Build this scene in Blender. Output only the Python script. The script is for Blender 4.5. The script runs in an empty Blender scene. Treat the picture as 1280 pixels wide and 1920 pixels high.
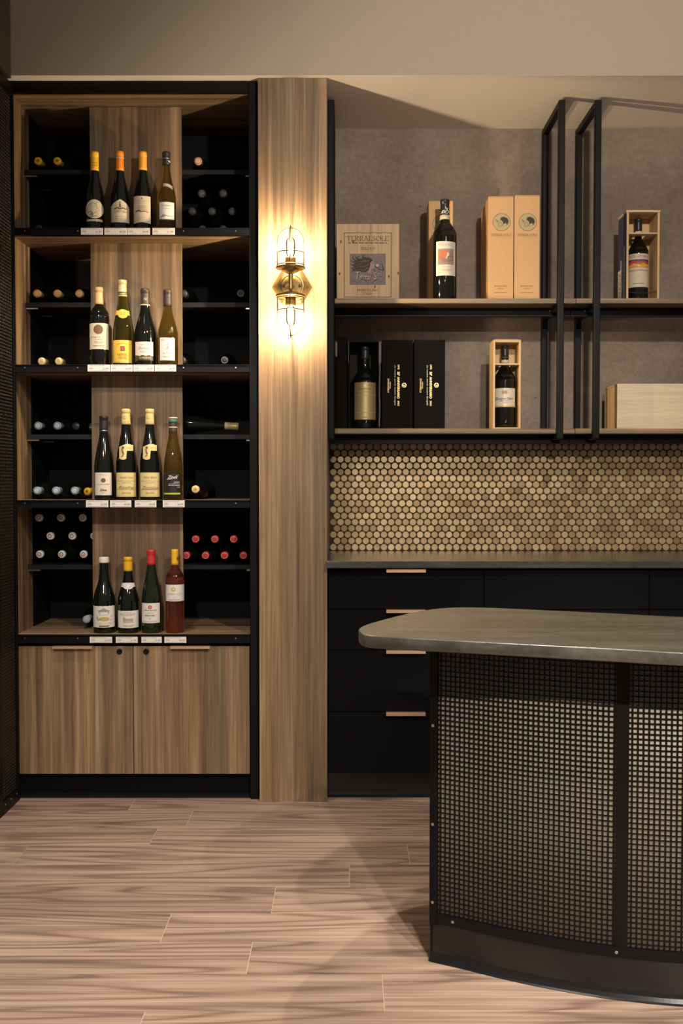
import bpy, bmesh, math, random
from mathutils import Vector, Matrix
random.seed(7)
C = bpy.context.scene.collection
SC = bpy.context.scene
# ------------------------------------------------------------------ camera
F = 1980.0; TH = math.radians(1.735); CXP = 650.0; H = 1.29
CT, ST = math.cos(TH), math.sin(TH)
cam_d = bpy.data.cameras.new('camera'); cam = bpy.data.objects.new('camera', cam_d); C.objects.link(cam)
cam.location = (0, 0, H); cam.rotation_euler = (math.pi/2 - TH, 0, 0)
cam_d.sensor_fit = 'HORIZONTAL'; cam_d.sensor_width = 36.0; cam_d.lens = 36.0*F/1280.0
cam_d.shift_x = (640 - CXP)/1280.0; cam_d.shift_y = 0.0
cam_d.clip_start = 0.05; cam_d.clip_end = 60
SC.camera = cam
# ------------------------------------------------------------------ world, lights, exposure
w = bpy.data.worlds.new('world'); SC.world = w; w.use_nodes = True
bg = w.node_tree.nodes['Background']; bg.inputs[0].default_value = (1.0, 0.87, 0.75, 1); bg.inputs[1].default_value = 0.22
def spot(name, loc, target, power, angle, blend=0.35, rad=0.035, col=(1.0, 0.885, 0.77)):
    l = bpy.data.lights.new(name, 'SPOT'); l.energy = power; l.spot_size = math.radians(angle); l.spot_blend = blend
    l.shadow_soft_size = rad; l.color = col
    o = bpy.data.objects.new(name, l); C.objects.link(o); o.location = loc
    o.rotation_euler = (Vector(target) - Vector(loc)).to_track_quat('-Z', 'Y').to_euler()
    return o
spot('track_spot', (-0.95, 3.35, 2.9), (-0.95, 4.25, 0.95), 88, 56)
spot('track_spot', (0.75, 1.75, 2.82), (0.9, 4.7, 1.75), 175, 95, 0.6, 0.05)
spot('track_spot', (1.3, -1.9, 3.0), (1.12, 2.6, 0.42), 980, 25, 0.6, 0.05)
spot('track_spot', (1.24, 0.37, 3.0), (0.0, 2.35, 0.0), 270, 56, 0.6, 0.03)
spot('track_spot', (0.47, 1.07, 3.0), (-0.3, 2.15, 0.0), 195, 60, 0.6, 0.03)
spot('track_spot', (-0.16, 1.85, 3.0), (-0.4, 2.0, 0.0), 165, 62, 0.6, 0.03)
spot('track_spot', (0.45, 2.92, 3.0), (0.3, 2.3, 0.0), 120, 70, 0.6, 0.018)
spot('track_spot', (0.2, -2.2, 2.8), (0.85, 4.79, 1.22), 560, 17, 0.8, 0.05)
spot('track_spot', (-0.7, 0.6, 2.9), (-0.85, 4.3, 1.0), 200, 36, 0.7, 0.04)
SC.view_settings.view_transform = 'Standard'; SC.view_settings.look = 'None'
SC.view_settings.gamma = 1.0; SC.view_settings.use_curve_mapping = False
SC.view_settings.exposure = 0.0
SCONCE_EMIT = 4200.0

# ------------------------------------------------------------------ projection helpers: a pixel of the photo at a known depth / height
def ray(px, py):
    v = -(py - 960.0)/F
    return (px - CXP)/F, CT + ST*v, -ST + CT*v
def P(px, py, Y):
    a, yd, zd = ray(px, py); t = Y/yd
    return Vector((a*t, Y, H + zd*t))
def X_(px, py, Y): return P(px, py, Y).x
def Z_(py, Y): return P(650, py, Y).z
def PF(px, py, Z):
    a, yd, zd = ray(px, py); t = (Z - H)/zd
    return Vector((a*t, yd*t, Z))

# ------------------------------------------------------------------ materials
MATS = {}
def S2L(c):
    return tuple(((v/255.0)/12.92 if v/255.0 <= 0.04045 else ((v/255.0 + 0.055)/1.055)**2.4) for v in c)
def base_mat(name):
    m = bpy.data.materials.new(name); m.use_nodes = True
    nt = m.node_tree; b = nt.nodes['Principled BSDF']; MATS[name] = m
    return m, nt, b
def flat(name, col, rough=0.5, metal=0.0, spec=0.5, trans=0.0, ior=1.45, emit=None, coat=0.0, var=0.0, vscale=30):
    m, nt, b = base_mat(name)
    b.inputs['Base Color'].default_value = (*col, 1); b.inputs['Roughness'].default_value = rough
    b.inputs['Metallic'].default_value = metal; b.inputs['Specular IOR Level'].default_value = spec
    b.inputs['Transmission Weight'].default_value = trans; b.inputs['IOR'].default_value = ior
    b.inputs['Coat Weight'].default_value = coat
    if emit:
        b.inputs['Emission Color'].default_value = (*emit[0], 1); b.inputs['Emission Strength'].default_value = emit[1]
    if var:
        N = nt.nodes; L = nt.links
        tc = N.new('ShaderNodeTexCoord'); no = N.new('ShaderNodeTexNoise'); no.inputs['Scale'].default_value = vscale; no.inputs['Detail'].default_value = 5
        L.new(tc.outputs['Object'], no.inputs['Vector'])
        mx = N.new('ShaderNodeMix'); mx.data_type = 'RGBA'
        mx.inputs[6].default_value = (*[c*(1 - var) for c in col], 1); mx.inputs[7].default_value = (*[min(1, c*(1 + var)) for c in col], 1)
        L.new(no.outputs['Fac'], mx.inputs[0]); L.new(mx.outputs[2], b.inputs['Base Color'])
    return m
def ramp(nt, stops, interp='LINEAR'):
    r = nt.nodes.new('ShaderNodeValToRGB'); cr = r.color_ramp; cr.interpolation = interp
    while len(cr.elements) < len(stops): cr.elements.new(0.5)
    for e, (p, c) in zip(cr.elements, stops): e.position = p; e.color = (*c, 1)
    return r
def coords(nt, scale, rnd=True):
    N, L = nt.nodes, nt.links
    tc = N.new('ShaderNodeTexCoord'); out = tc.outputs['Object']
    if rnd:
        oi = N.new('ShaderNodeObjectInfo'); mu = N.new('ShaderNodeMath'); mu.operation = 'MULTIPLY'; mu.inputs[1].default_value = 37.0
        L.new(oi.outputs['Random'], mu.inputs[0])
        ad = N.new('ShaderNodeVectorMath'); ad.operation = 'ADD'; L.new(out, ad.inputs[0]); L.new(mu.outputs[0], ad.inputs[1]); out = ad.outputs[0]
    mp = N.new('ShaderNodeMapping'); mp.inputs['Scale'].default_value = scale; L.new(out, mp.inputs['Vector'])
    return mp.outputs[0]
def noise(nt, vec, scale, detail=4, rough=0.55, dist=0.0):
    n = nt.nodes.new('ShaderNodeTexNoise'); n.inputs['Scale'].default_value = scale; n.inputs['Detail'].default_value = detail
    n.inputs['Roughness'].default_value = rough; n.inputs['Distortion'].default_value = dist
    nt.links.new(vec, n.inputs['Vector']); return n.outputs['Fac']
def mixc(nt, fac, a, b, mode='MIX'):
    m = nt.nodes.new('ShaderNodeMix'); m.data_type = 'RGBA'; m.blend_type = mode
    for s, v in ((0, fac), (6, a), (7, b)):
        if isinstance(v, (int, float)): m.inputs[s].default_value = v
        elif isinstance(v, tuple): m.inputs[s].default_value = (*v, 1)
        else: nt.links.new(v, m.inputs[s])
    return m.outputs[2]
def bump(nt, b, h, strength=0.1, dist=0.002):
    bp = nt.nodes.new('ShaderNodeBump'); bp.inputs['Strength'].default_value = strength; bp.inputs['Distance'].default_value = dist
    nt.links.new(h, bp.inputs['Height']); nt.links.new(bp.outputs[0], b.inputs['Normal'])
def veneer(name, axis):
    m, nt, b = base_mat(name)
    g = 0.022
    sc = {'z': (1, 1, g), 'x': (g, 1, 1)}[axis]
    v = coords(nt, sc)
    n1 = noise(nt, v, 34, 6, 0.66); n2 = noise(nt, v, 150, 3, 0.6); n3 = noise(nt, v, 9, 3, 0.5)
    r1 = ramp(nt, [(0.30, (0.088, 0.054, 0.029)), (0.44, (0.180, 0.117, 0.063)), (0.54, (0.245, 0.164, 0.090)), (0.63, (0.345, 0.244, 0.138)), (0.76, (0.48, 0.355, 0.21))])
    nt.links.new(n1, r1.inputs[0])
    r3 = ramp(nt, [(0.36, (0.66, 0.70, 0.70)), (0.64, (1.15, 1.05, 0.98))]); nt.links.new(n3, r3.inputs[0])
    c = mixc(nt, 1.0, r1.outputs[0], r3.outputs[0], 'MULTIPLY')
    r2 = ramp(nt, [(0.3, (0.80, 0.80, 0.80)), (0.7, (1.12, 1.12, 1.12))]); nt.links.new(n2, r2.inputs[0])
    c = mixc(nt, 1.0, c, r2.outputs[0], 'MULTIPLY')
    nt.links.new(c, b.inputs['Base Color']); b.inputs['Roughness'].default_value = 0.52
    bump(nt, b, n2, 0.08)
    return m
def floor_wood(name):
    m, nt, b = base_mat(name)
    v = coords(nt, (0.30, 3.2, 1))
    n = noise(nt, v, 1.5, 2.2, 0.4, 0.1)
    mu = nt.nodes.new('ShaderNodeMath'); mu.operation = 'MULTIPLY'; mu.inputs[1].default_value = 95; nt.links.new(n, mu.inputs[0])
    si = nt.nodes.new('ShaderNodeMath'); si.operation = 'SINE'; nt.links.new(mu.outputs[0], si.inputs[0])
    mr = nt.nodes.new('ShaderNodeMapRange'); mr.inputs[1].default_value = -1; mr.inputs[2].default_value = 1; nt.links.new(si.outputs[0], mr.inputs[0])
    r = ramp(nt, [(0.0, (0.235, 0.165, 0.128)), (0.2, (0.35, 0.255, 0.198)), (1.0, (0.425, 0.320, 0.252))]); nt.links.new(mr.outputs[0], r.inputs[0])
    v2 = coords(nt, (0.22, 14, 1)); n2 = noise(nt, v2, 2.6, 5, 0.6, 0.3)
    r2 = ramp(nt, [(0.36, (0.70, 0.66, 0.66)), (0.47, (0.97, 0.97, 0.97)), (0.62, (1.14, 1.12, 1.10))]); nt.links.new(n2, r2.inputs[0])
    c = mixc(nt, 1.0, r.outputs[0], r2.outputs[0], 'MULTIPLY')
    v3 = coords(nt, (0.7, 85, 1)); n3 = noise(nt, v3, 3, 4, 0.6)
    r3 = ramp(nt, [(0.38, (0.76, 0.73, 0.73)), (0.62, (1.13, 1.13, 1.11))]); nt.links.new(n3, r3.inputs[0])
    c = mixc(nt, 1.0, c, r3.outputs[0], 'MULTIPLY')
    oi = nt.nodes.new('ShaderNodeObjectInfo'); r4 = ramp(nt, [(0, (0.82, 0.79, 0.78)), (1, (1.08, 1.07, 1.06))]); nt.links.new(oi.outputs['Random'], r4.inputs[0])
    c = mixc(nt, 1.0, c, r4.outputs[0], 'MULTIPLY')
    nt.links.new(c, b.inputs['Base Color']); b.inputs['Roughness'].default_value = 0.48; b.inputs['Specular IOR Level'].default_value = 0.35
    bump(nt, b, n3, 0.05)
    return m
def concrete(name):
    m, nt, b = base_mat(name)
    v = coords(nt, (1, 1, 1), False)
    n1 = noise(nt, v, 3.2, 7, 0.62); n2 = noise(nt, v, 45, 4, 0.65)
    r1 = ramp(nt, [(0.3, (0.175, 0.138, 0.108)), (0.5, (0.228, 0.182, 0.145)), (0.7, (0.295, 0.236, 0.19))]); nt.links.new(n1, r1.inputs[0])
    r2 = ramp(nt, [(0.3, (0.84, 0.84, 0.84)), (0.7, (1.13, 1.13, 1.13))]); nt.links.new(n2, r2.inputs[0])
    c = mixc(nt, 1.0, r1.outputs[0], r2.outputs[0], 'MULTIPLY')
    vo = nt.nodes.new('ShaderNodeTexVoronoi'); vo.inputs['Scale'].default_value = 9; nt.links.new(v, vo.inputs['Vector'])
    r3 = ramp(nt, [(0.02, (0.45, 0.42, 0.4)), (0.045, (1, 1, 1))]); nt.links.new(vo.outputs['Distance'], r3.inputs[0])
    c = mixc(nt, 1.0, c, r3.outputs[0], 'MULTIPLY')
    nt.links.new(c, b.inputs['Base Color']); b.inputs['Roughness'].default_value = 0.75; b.inputs['Specular IOR Level'].default_value = 0.25
    bump(nt, b, n2, 0.12)
    return m
def stone(name):
    m, nt, b = base_mat(name)
    tc = nt.nodes.new('ShaderNodeTexCoord'); mp = nt.nodes.new('ShaderNodeMapping'); mp.inputs['Rotation'].default_value = (0, 0, math.radians(-28)); mp.inputs['Scale'].default_value = (0.7, 5.0, 3.0)
    nt.links.new(tc.outputs['Object'], mp.inputs['Vector'])
    n1 = noise(nt, mp.outputs[0], 3.2, 7, 0.6, 0.5)
    tc2 = tc.outputs['Object']; n2 = noise(nt, tc2, 70, 5, 0.6); n3 = noise(nt, tc2, 12, 4, 0.6)
    r1 = ramp(nt, [(0.3, (0.036, 0.034, 0.026)), (0.5, (0.056, 0.053, 0.042)), (0.7, (0.086, 0.082, 0.066))]); nt.links.new(n1, r1.inputs[0])
    r2 = ramp(nt, [(0.3, (0.78, 0.78, 0.78)), (0.72, (1.15, 1.15, 1.15))]); nt.links.new(n2, r2.inputs[0])
    c = mixc(nt, 1.0, r1.outputs[0], r2.outputs[0], 'MULTIPLY')
    r3 = ramp(nt, [(0.35, (0.85, 0.85, 0.85)), (0.7, (1.1, 1.1, 1.12))]); nt.links.new(n3, r3.inputs[0])
    c = mixc(nt, 1.0, c, r3.outputs[0], 'MULTIPLY')
    nt.links.new(c, b.inputs['Base Color']); b.inputs['Roughness'].default_value = 0.3
    mr = nt.nodes.new('ShaderNodeMapRange'); b.inputs['Specular IOR Level'].default_value = 0.7; mr.inputs[3].default_value = 0.18; mr.inputs[4].default_value = 0.32; nt.links.new(n1, mr.inputs[0]); nt.links.new(mr.outputs[0], b.inputs['Roughness'])
    bump(nt, b, n2, 0.04)
    return m
def tile_metal(name):
    m, nt, b = base_mat(name); N, L = nt.nodes, nt.links
    oi = N.new('ShaderNodeObjectInfo'); ge = N.new('ShaderNodeNewGeometry')
    ad = N.new('ShaderNodeMath'); ad.operation = 'ADD'; L.new(oi.outputs['Random'], ad.inputs[0]); L.new(ge.outputs['Random Per Island'], ad.inputs[1])
    fr = N.new('ShaderNodeMath'); fr.operation = 'FRACT'; L.new(ad.outputs[0], fr.inputs[0])
    r = ramp(nt, [(0.0, (0.32, 0.215, 0.105)), (0.25, (0.37, 0.265, 0.135)), (0.55, (0.41, 0.305, 0.160)), (0.85, (0.46, 0.35, 0.190)), (1.0, (0.48, 0.33, 0.175))]); L.new(fr.outputs[0], r.inputs[0])
    L.new(r.outputs[0], b.inputs['Base Color']); b.inputs['Metallic'].default_value = 0.5
    mr = N.new('ShaderNodeMapRange'); mr.inputs[3].default_value = 0.30; mr.inputs[4].default_value = 0.44; L.new(fr.outputs[0], mr.inputs[0]); L.new(mr.outputs[0], b.inputs['Roughness'])
    return m
def pine(name, col, axis='z'):
    m, nt, b = base_mat(name)
    v = coords(nt, {'z': (9, 9, 0.5), 'x': (0.5, 9, 9)}[axis])
    n1 = noise(nt, v, 3.0, 5, 0.55, 0.6); n2 = noise(nt, v, 16, 3, 0.5)
    r1 = ramp(nt, [(0.32, tuple(c*0.78 for c in col)), (0.5, col), (0.72, tuple(min(1, c*1.12) for c in col))]); nt.links.new(n1, r1.inputs[0])
    r2 = ramp(nt, [(0.3, (0.92, 0.91, 0.9)), (0.7, (1.05, 1.05, 1.05))]); nt.links.new(n2, r2.inputs[0])
    c = mixc(nt, 1.0, r1.outputs[0], r2.outputs[0], 'MULTIPLY')
    nt.links.new(c, b.inputs['Base Color']); b.inputs['Roughness'].default_value = 0.55
    return m
VEN = veneer('walnut_veneer', 'z'); VENX = veneer('walnut_veneer_across', 'x')
FLOOR = floor_wood('floor_oak'); CONC = concrete('concrete_panel'); STONE = stone('bronze_stone'); TILE = tile_metal('bronze_tile')
FGAP = flat('floor_joint_glint', (0.62, 0.50, 0.40), 0.8)  # pale tan under the planks paints the light caught along their grooves
BLACK = flat('black_powdercoat', (0.005, 0.005, 0.0055), 0.45, 0, 0.16)
BLACKM = flat('black_laminate', (0.004, 0.004, 0.0045), 0.62, 0, 0.07)
INNER = flat('black_interior', (0.008, 0.008, 0.009), 0.65, 0, 0.12)
SHELFK = flat('black_shelf_board', (0.014, 0.014, 0.0155), 0.5, 0, 0.2)
COVE = flat('black_cove_base', (0.006, 0.0065, 0.0075), 0.22, 0, 0.6)
SOFF = flat('soffit_paint', (0.40, 0.345, 0.265), 0.8, 0, 0.2, var=0.04, vscale=60)
CEIL = flat('ceiling_paint', (0.86, 0.81, 0.73), 0.85, 0, 0.2)
DARKP = flat('dark_wall_paint', (0.07, 0.055, 0.045), 0.8, 0, 0.2)  # dark brown paint, with this side's weaker light also put into the colour
GROUT = flat('dark_grout', (0.035, 0.024, 0.016), 0.85)
CAGE = flat('dimmed_brass_wire', (0.13, 0.092, 0.042), 0.38, 1.0)  # lamp brass with its colour darkened to offset glare from the bulbs
COPPER = flat('brushed_copper', (0.82, 0.54, 0.35), 0.42, 0.85)
BRASS = flat('aged_brass', (0.36, 0.255, 0.105), 0.42, 0.95)
STEEL = flat('steel', (0.55, 0.54, 0.52), 0.3, 1.0)
BACKB = flat('bronze_backing', (0.36, 0.315, 0.235), 0.5, 0.1, 0.4, var=0.12, vscale=120)
GL_DARK = flat('dark_bottle_glass', (0.004, 0.005, 0.0035), 0.075, 0, 0.6)
GL_GREEN = flat('deep_green_glass', (0.008, 0.014, 0.007), 0.075, 0, 0.6)
GL_BROWN = flat('brown_green_glass', (0.26, 0.19, 0.05), 0.03, 0, 0.5, 0.92, 1.36)
GL_AMBER = flat('amber_glass', (0.31, 0.235, 0.05), 0.02, 0, 0.5, 0.96, 1.35)
GL_GOLD = flat('golden_glass', (0.34, 0.29, 0.05), 0.02, 0, 0.5, 0.96, 1.35)
GL_ROSE = flat('rose_wine_glass', (0.62, 0.22, 0.13), 0.02, 0, 0.5, 0.96, 1.35)
CREAM = flat('cream_label', (0.60, 0.52, 0.38), 0.6, var=0.05)
IVORY = flat('ivory_label', (0.66, 0.60, 0.51), 0.6)
WHITE = flat('white_label', (0.70, 0.67, 0.62), 0.6)
GREYP = flat('grey_label', (0.33, 0.31, 0.28), 0.6)
YELLAB = flat('golden_label', (0.72, 0.45, 0.055), 0.5)
PALEY = flat('pale_yellow_label', (0.66, 0.54, 0.24), 0.6)
TAGW = flat('tag_card', (0.72, 0.69, 0.64), 0.5)
INK = flat('dark_ink', (0.03, 0.025, 0.02), 0.6)
INKG = flat('grey_ink', (0.22, 0.20, 0.17), 0.6)
INKL = flat('light_ink', (0.38, 0.33, 0.26), 0.6)
INKB = flat('brown_ink', (0.15, 0.075, 0.035), 0.6)
INKO = flat('ochre_ink', (0.5, 0.33, 0.09), 0.6)
INKR = flat('red_ink', (0.45, 0.05, 0.045), 0.5)
INKGR = flat('green_ink', (0.42, 0.47, 0.06), 0.5)
GOLDF = flat('gold_foil', (0.75, 0.58, 0.28), 0.4, 0.4)
WHITEF = flat('white_ink', (0.7, 0.68, 0.62), 0.6)
CAPY = flat('yellow_capsule', (0.78, 0.42, 0.02), 0.4)
CAPO = flat('orange_capsule', (0.75, 0.235, 0.02), 0.42)
CAPO2 = flat('light_orange_capsule', (0.85, 0.36, 0.035), 0.42)
CAPK = flat('black_capsule', (0.02, 0.02, 0.021), 0.35)
CAPBR = flat('brown_capsule', (0.055, 0.038, 0.028), 0.4)
CAPT = flat('tan_capsule', (0.60, 0.36, 0.15), 0.42)
CAPG = flat('pale_gold_capsule', (0.62, 0.49, 0.22), 0.35, 0.2)
CAPC = flat('cream_capsule', (0.72, 0.55, 0.23), 0.45)
CAPW = flat('white_capsule', (0.72, 0.68, 0.64), 0.4)
CAPGREY = flat('grey_cap_disc', (0.055, 0.052, 0.050), 0.5)
CAPR = flat('red_capsule', (0.52, 0.035, 0.03), 0.4)
CAPBL = flat('blue_white_capsule', (0.42, 0.52, 0.58), 0.35)
CAPPK = flat('copper_pink_capsule', (0.62, 0.32, 0.24), 0.4)
LABBL = flat('black_label', (0.014, 0.013, 0.012), 0.5)
GOLDL = flat('bronze_gold_label', (0.36, 0.27, 0.13), 0.42, 0.5, var=0.12, vscale=400)
CARD = flat('kraft_gold_card', (0.60, 0.355, 0.150), 0.55, var=0.03, vscale=25)
CARDD = flat('dark_kraft_card', (0.22, 0.125, 0.060), 0.6)
PINE = pine('pine_board', (0.62, 0.42, 0.20)); PINEX = pine('pine_board_across', (0.62, 0.44, 0.235), 'x')
PINEG = pine('greyed_pine', (0.55, 0.38, 0.20)); PINEL = pine('pale_poplar', (0.60, 0.50, 0.345), 'x')
BOXK = flat('black_gift_board', (0.005, 0.0045, 0.004), 0.65, 0, 0.05)
BOXKI = flat('black_lining', (0.010, 0.009, 0.008), 0.7, 0, 0.2)
NAVY = flat('navy_print', (0.045, 0.045, 0.085), 0.5)
MAUVE = flat('mauve_print', (0.195, 0.155, 0.150), 0.6, var=0.25, vscale=90)
HAIR = flat('dark_brown_print', (0.035, 0.020, 0.014), 0.6)
HAIR2 = flat('mid_brown_print', (0.17, 0.09, 0.045), 0.6)
SKIN = flat('pale_rose_print', (0.36, 0.23, 0.19), 0.6)
PALEP = flat('pale_print', (0.52, 0.42, 0.34), 0.6)
REDH = flat('rust_print', (0.55, 0.16, 0.07), 0.6)
MEDAL = flat('medallion_print', (0.36, 0.28, 0.135), 0.5, 0.2)
def clear_glass(name):
    m, nt, b = base_mat(name); N, L = nt.nodes, nt.links
    tr = N.new('ShaderNodeBsdfTransparent'); tr.inputs[0].default_value = (.97, .95, .9, 1); gl = N.new('ShaderNodeBsdfGlossy'); gl.inputs['Roughness'].default_value = .03
    fr = N.new('ShaderNodeFresnel'); fr.inputs[0].default_value = 1.35; mx = N.new('ShaderNodeMixShader')
    L.new(fr.outputs[0], mx.inputs[0]); L.new(tr.outputs[0], mx.inputs[1]); L.new(gl.outputs[0], mx.inputs[2]); L.new(mx.outputs[0], N['Material Output'].inputs[0])
    return m
BULBG = clear_glass('bulb_envelope')
FILA = flat('lit_filament', (1, 0.8, 0.5), 0.5, emit=((1.0, 0.76, 0.50), SCONCE_EMIT))

# ------------------------------------------------------------------ mesh builder
class MB:
    def __init__(s): s.v = []; s.f = []; s.m = []; s.s = []
    def add(s, vs, fs, mi=0, smooth=False):
        o = len(s.v); s.v += [tuple(p) for p in vs]
        for f in fs: s.f.append(tuple(i + o for i in f)); s.m.append(mi); s.s.append(smooth)
        return s
    def box(s, x0, x1, y0, y1, z0, z1, mi=0, c=0.0):
        if x0 > x1: x0, x1 = x1, x0
        if y0 > y1: y0, y1 = y1, y0
        if z0 > z1: z0, z1 = z1, z0
        if c <= 0:
            vs = [(x, y, z) for z in (z0, z1) for y in (y0, y1) for x in (x0, x1)]
            return s.add(vs, [(0, 2, 3, 1), (4, 5, 7, 6), (0, 1, 5, 4), (2, 6, 7, 3), (0, 4, 6, 2), (1, 3, 7, 5)], mi)
        c = min(c, (x1 - x0)*.45, (y1 - y0)*.45, (z1 - z0)*.45)
        bm = bmesh.new(); bmesh.ops.create_cube(bm, size=1.0)
        for vv in bm.verts: vv.co = Vector(((x0 + x1)/2 + vv.co.x*(x1 - x0), (y0 + y1)/2 + vv.co.y*(y1 - y0), (z0 + z1)/2 + vv.co.z*(z1 - z0)))
        bmesh.ops.bevel(bm, geom=bm.edges[:], offset=c, segments=1, affect='EDGES')
        bm.verts.index_update()
        s.add([vv.co[:] for vv in bm.verts], [tuple(q.index for q in f.verts) for f in bm.faces], mi); bm.free()
        return s
    def lathe(s, prof, seg=24, mi=0, org=(0, 0, 0), axis='z', smooth=True, caps=True):
        # prof: [(r, z)]
        vs = []; fs = []; n = len(prof)
        for r, z in prof:
            for k in range(seg):
                a = 2*math.pi*k/seg; p = (r*math.cos(a), r*math.sin(a), z)
                if axis == 'y': p = (p[0], p[2], p[1])
                if axis == 'x': p = (p[2], p[0], p[1])
                vs.append((p[0] + org[0], p[1] + org[1], p[2] + org[2]))
        flip = axis == 'y'
        for i in range(n - 1):
            for k in range(seg):
                q = (i*seg + k, i*seg + (k + 1) % seg, (i + 1)*seg + (k + 1) % seg, (i + 1)*seg + k)
                fs.append(q[::-1] if flip else q)
        s.add(vs, fs, mi, smooth)
        if caps:
            o = len(s.v) - n*seg
            for base, rev in ((0, True), ((n - 1)*seg, False)):
                f = tuple(o + base + k for k in range(seg))
                if rev != flip: f = f[::-1]
                s.f.append(f); s.m.append(mi); s.s.append(False)
        return s
    def tube(s, pts, r, seg=8, mi=0, flatr=None, smooth=True, closed=False):
        pts = [Vector(p) for p in pts]; n = len(pts); vs = []; fs = []
        prev = None
        for i, p in enumerate(pts):
            if closed: d = pts[(i + 1) % n] - pts[i - 1]
            else: d = pts[min(i + 1, n - 1)] - pts[max(i - 1, 0)]
            d.normalize()
            if prev is None:
                up = Vector((0, 0, 1)) if abs(d.z) < 0.9 else Vector((0, 1, 0))
                u = d.cross(up).normalized()
            else: u = (prev - d*prev.dot(d)).normalized()
            prev = u; wv = d.cross(u)
            rr = r[i] if isinstance(r, (list, tuple)) else r
            for k in range(seg):
                a = 2*math.pi*(k + 0.5)/seg
                vs.append(p + u*math.cos(a)*rr + wv*math.sin(a)*(flatr if flatr else rr))
        m = n if closed else n - 1
        for i in range(m):
            j = (i + 1) % n
            for k in range(seg): fs.append((i*seg + k, i*seg + (k + 1) % seg, j*seg + (k + 1) % seg, j*seg + k))
        if not closed:
            fs.append(tuple(range(seg))[::-1]); fs.append(tuple((n - 1)*seg + k for k in range(seg)))
        return s.add(vs, fs, mi, smooth)
    def prism(s, pts, z0, z1, mi=0, bev=0.0, smooth=False):
        # plan outline (ccw), optional edge chamfer top and bottom
        n = len(pts)
        def inset(d):
            out = []
            for i in range(n):
                a = Vector(pts[i - 1]); b = Vector(pts[i]); c = Vector(pts[(i + 1) % n])
                t = ((b - a).normalized() + (c - b).normalized()).normalized(); nn = Vector((-t.y, t.x))
                out.append(b + nn*d)
            return out
        rings = [(0, z0), (0, z1)] if bev <= 0 else [(bev, z0), (bev*.3, z0 + bev*.3), (0, z0 + bev), (0, z1 - bev), (bev*.3, z1 - bev*.3), (bev, z1)]
        vs = []; fs = []
        for d, z in rings: vs += [(p[0], p[1], z) for p in (inset(d) if d else [Vector(q) for q in pts])]
        s.add(vs, [(i*n + k, i*n + (k + 1) % n, (i + 1)*n + (k + 1) % n, (i + 1)*n + k) for i in range(len(rings) - 1) for k in range(n)], mi, smooth)
        o = len(s.v) - len(vs); L = len(rings)
        s.f += [tuple(o + k for k in range(n))[::-1], tuple(o + (L - 1)*n + k for k in range(n))]; s.m += [mi, mi]; s.s += [False, False]
        return s
    def sweep(s, pts, prof, mi=0, smooth=False, flip=False):
        # pts: plan polyline, outward normal to the right of travel; prof: closed [(out, z)]
        n = len(pts); vs = []; fs = []; k = len(prof)
        for i in range(n):
            a = Vector(pts[max(i - 1, 0)]); b = Vector(pts[min(i + 1, n - 1)]); t = (b - a).normalized(); nn = Vector((t.y, -t.x))
            for o_, z in prof: q = Vector(pts[i]) + nn*o_; vs.append((q.x, q.y, z))
        for i in range(n - 1):
            for j in range(k):
                fs.append((i*k + j, (i + 1)*k + j, (i + 1)*k + (j + 1) % k, i*k + (j + 1) % k))
        fs.append(tuple(range(k))); fs.append(tuple((n - 1)*k + j for j in range(k))[::-1])
        return s.add(vs, fs, mi, smooth)
def obj(name, mb, mats, parent=None, kind=None, label=None, fixn=True):
    if not isinstance(mats, (list, tuple)): mats = [mats]
    off = parent_off(parent) if parent else Vector((0, 0, 0))
    me = bpy.data.meshes.new(name)
    me.from_pydata([(p[0] - off.x, p[1] - off.y, p[2] - off.z) for p in mb.v], [], mb.f)
    for m in mats: me.materials.append(m)
    me.polygons.foreach_set('material_index', mb.m); me.polygons.foreach_set('use_smooth', mb.s)
    if fixn:
        bm = bmesh.new(); bm.from_mesh(me); bmesh.ops.recalc_face_normals(bm, faces=bm.faces[:]); bm.to_mesh(me); bm.free()
    me.update()
    o = bpy.data.objects.new(name, me); C.objects.link(o)
    if parent: o.parent = parent
    if kind: o['kind'] = kind
    if label: o['label'] = label
    return o
OFF = {}
def parent_off(p):
    while p.parent: p = p.parent
    return OFF.get(p.name, Vector((0, 0, 0)))
def thing(name, label, cat, loc=(0, 0, 0), rz=0.0, group=None, local=False):
    o = bpy.data.objects.new(name, None); C.objects.link(o); o.location = loc; o.rotation_euler = (0, 0, rz)
    o.empty_display_size = 0.05
    o['label'] = label; o['category'] = cat
    if group: o['group'] = group
    if not local: OFF[o.name] = Vector(loc)
    return o
def tag(o, label, cat, group=None):
    o['label'] = label; o['category'] = cat
    if group: o['group'] = group
    return o
def struct(name, mb, m): return obj(name, mb, m, kind='structure')

# ------------------------------------------------------------------ lettering
TXT = {}
def text2d(s, shear=0.0, bold=0.0):
    k = (s, shear, bold)
    if k not in TXT:
        cu = bpy.data.curves.new('t', 'FONT'); cu.body = s; cu.size = 1.0; cu.resolution_u = 2; cu.shear = shear; cu.offset = bold
        to = bpy.data.objects.new('t', cu); me = bpy.data.meshes.new_from_object(to)
        vs = [(v.co.x, v.co.y) for v in me.vertices]; fs = [tuple(p.vertices) for p in me.polygons]
        bpy.data.objects.remove(to); bpy.data.meshes.remove(me); bpy.data.curves.remove(cu)
        TXT[k] = norm2d(vs, fs)
    return TXT[k]
def norm2d(vs, fs):
    x0 = min(v[0] for v in vs); x1 = max(v[0] for v in vs); y0 = min(v[1] for v in vs); y1 = max(v[1] for v in vs)
    return [((v[0] - (x0 + x1)/2)/(x1 - x0), (v[1] - (y0 + y1)/2)/(y1 - y0)) for v in vs], fs, (x1 - x0)/(y1 - y0)
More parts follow.
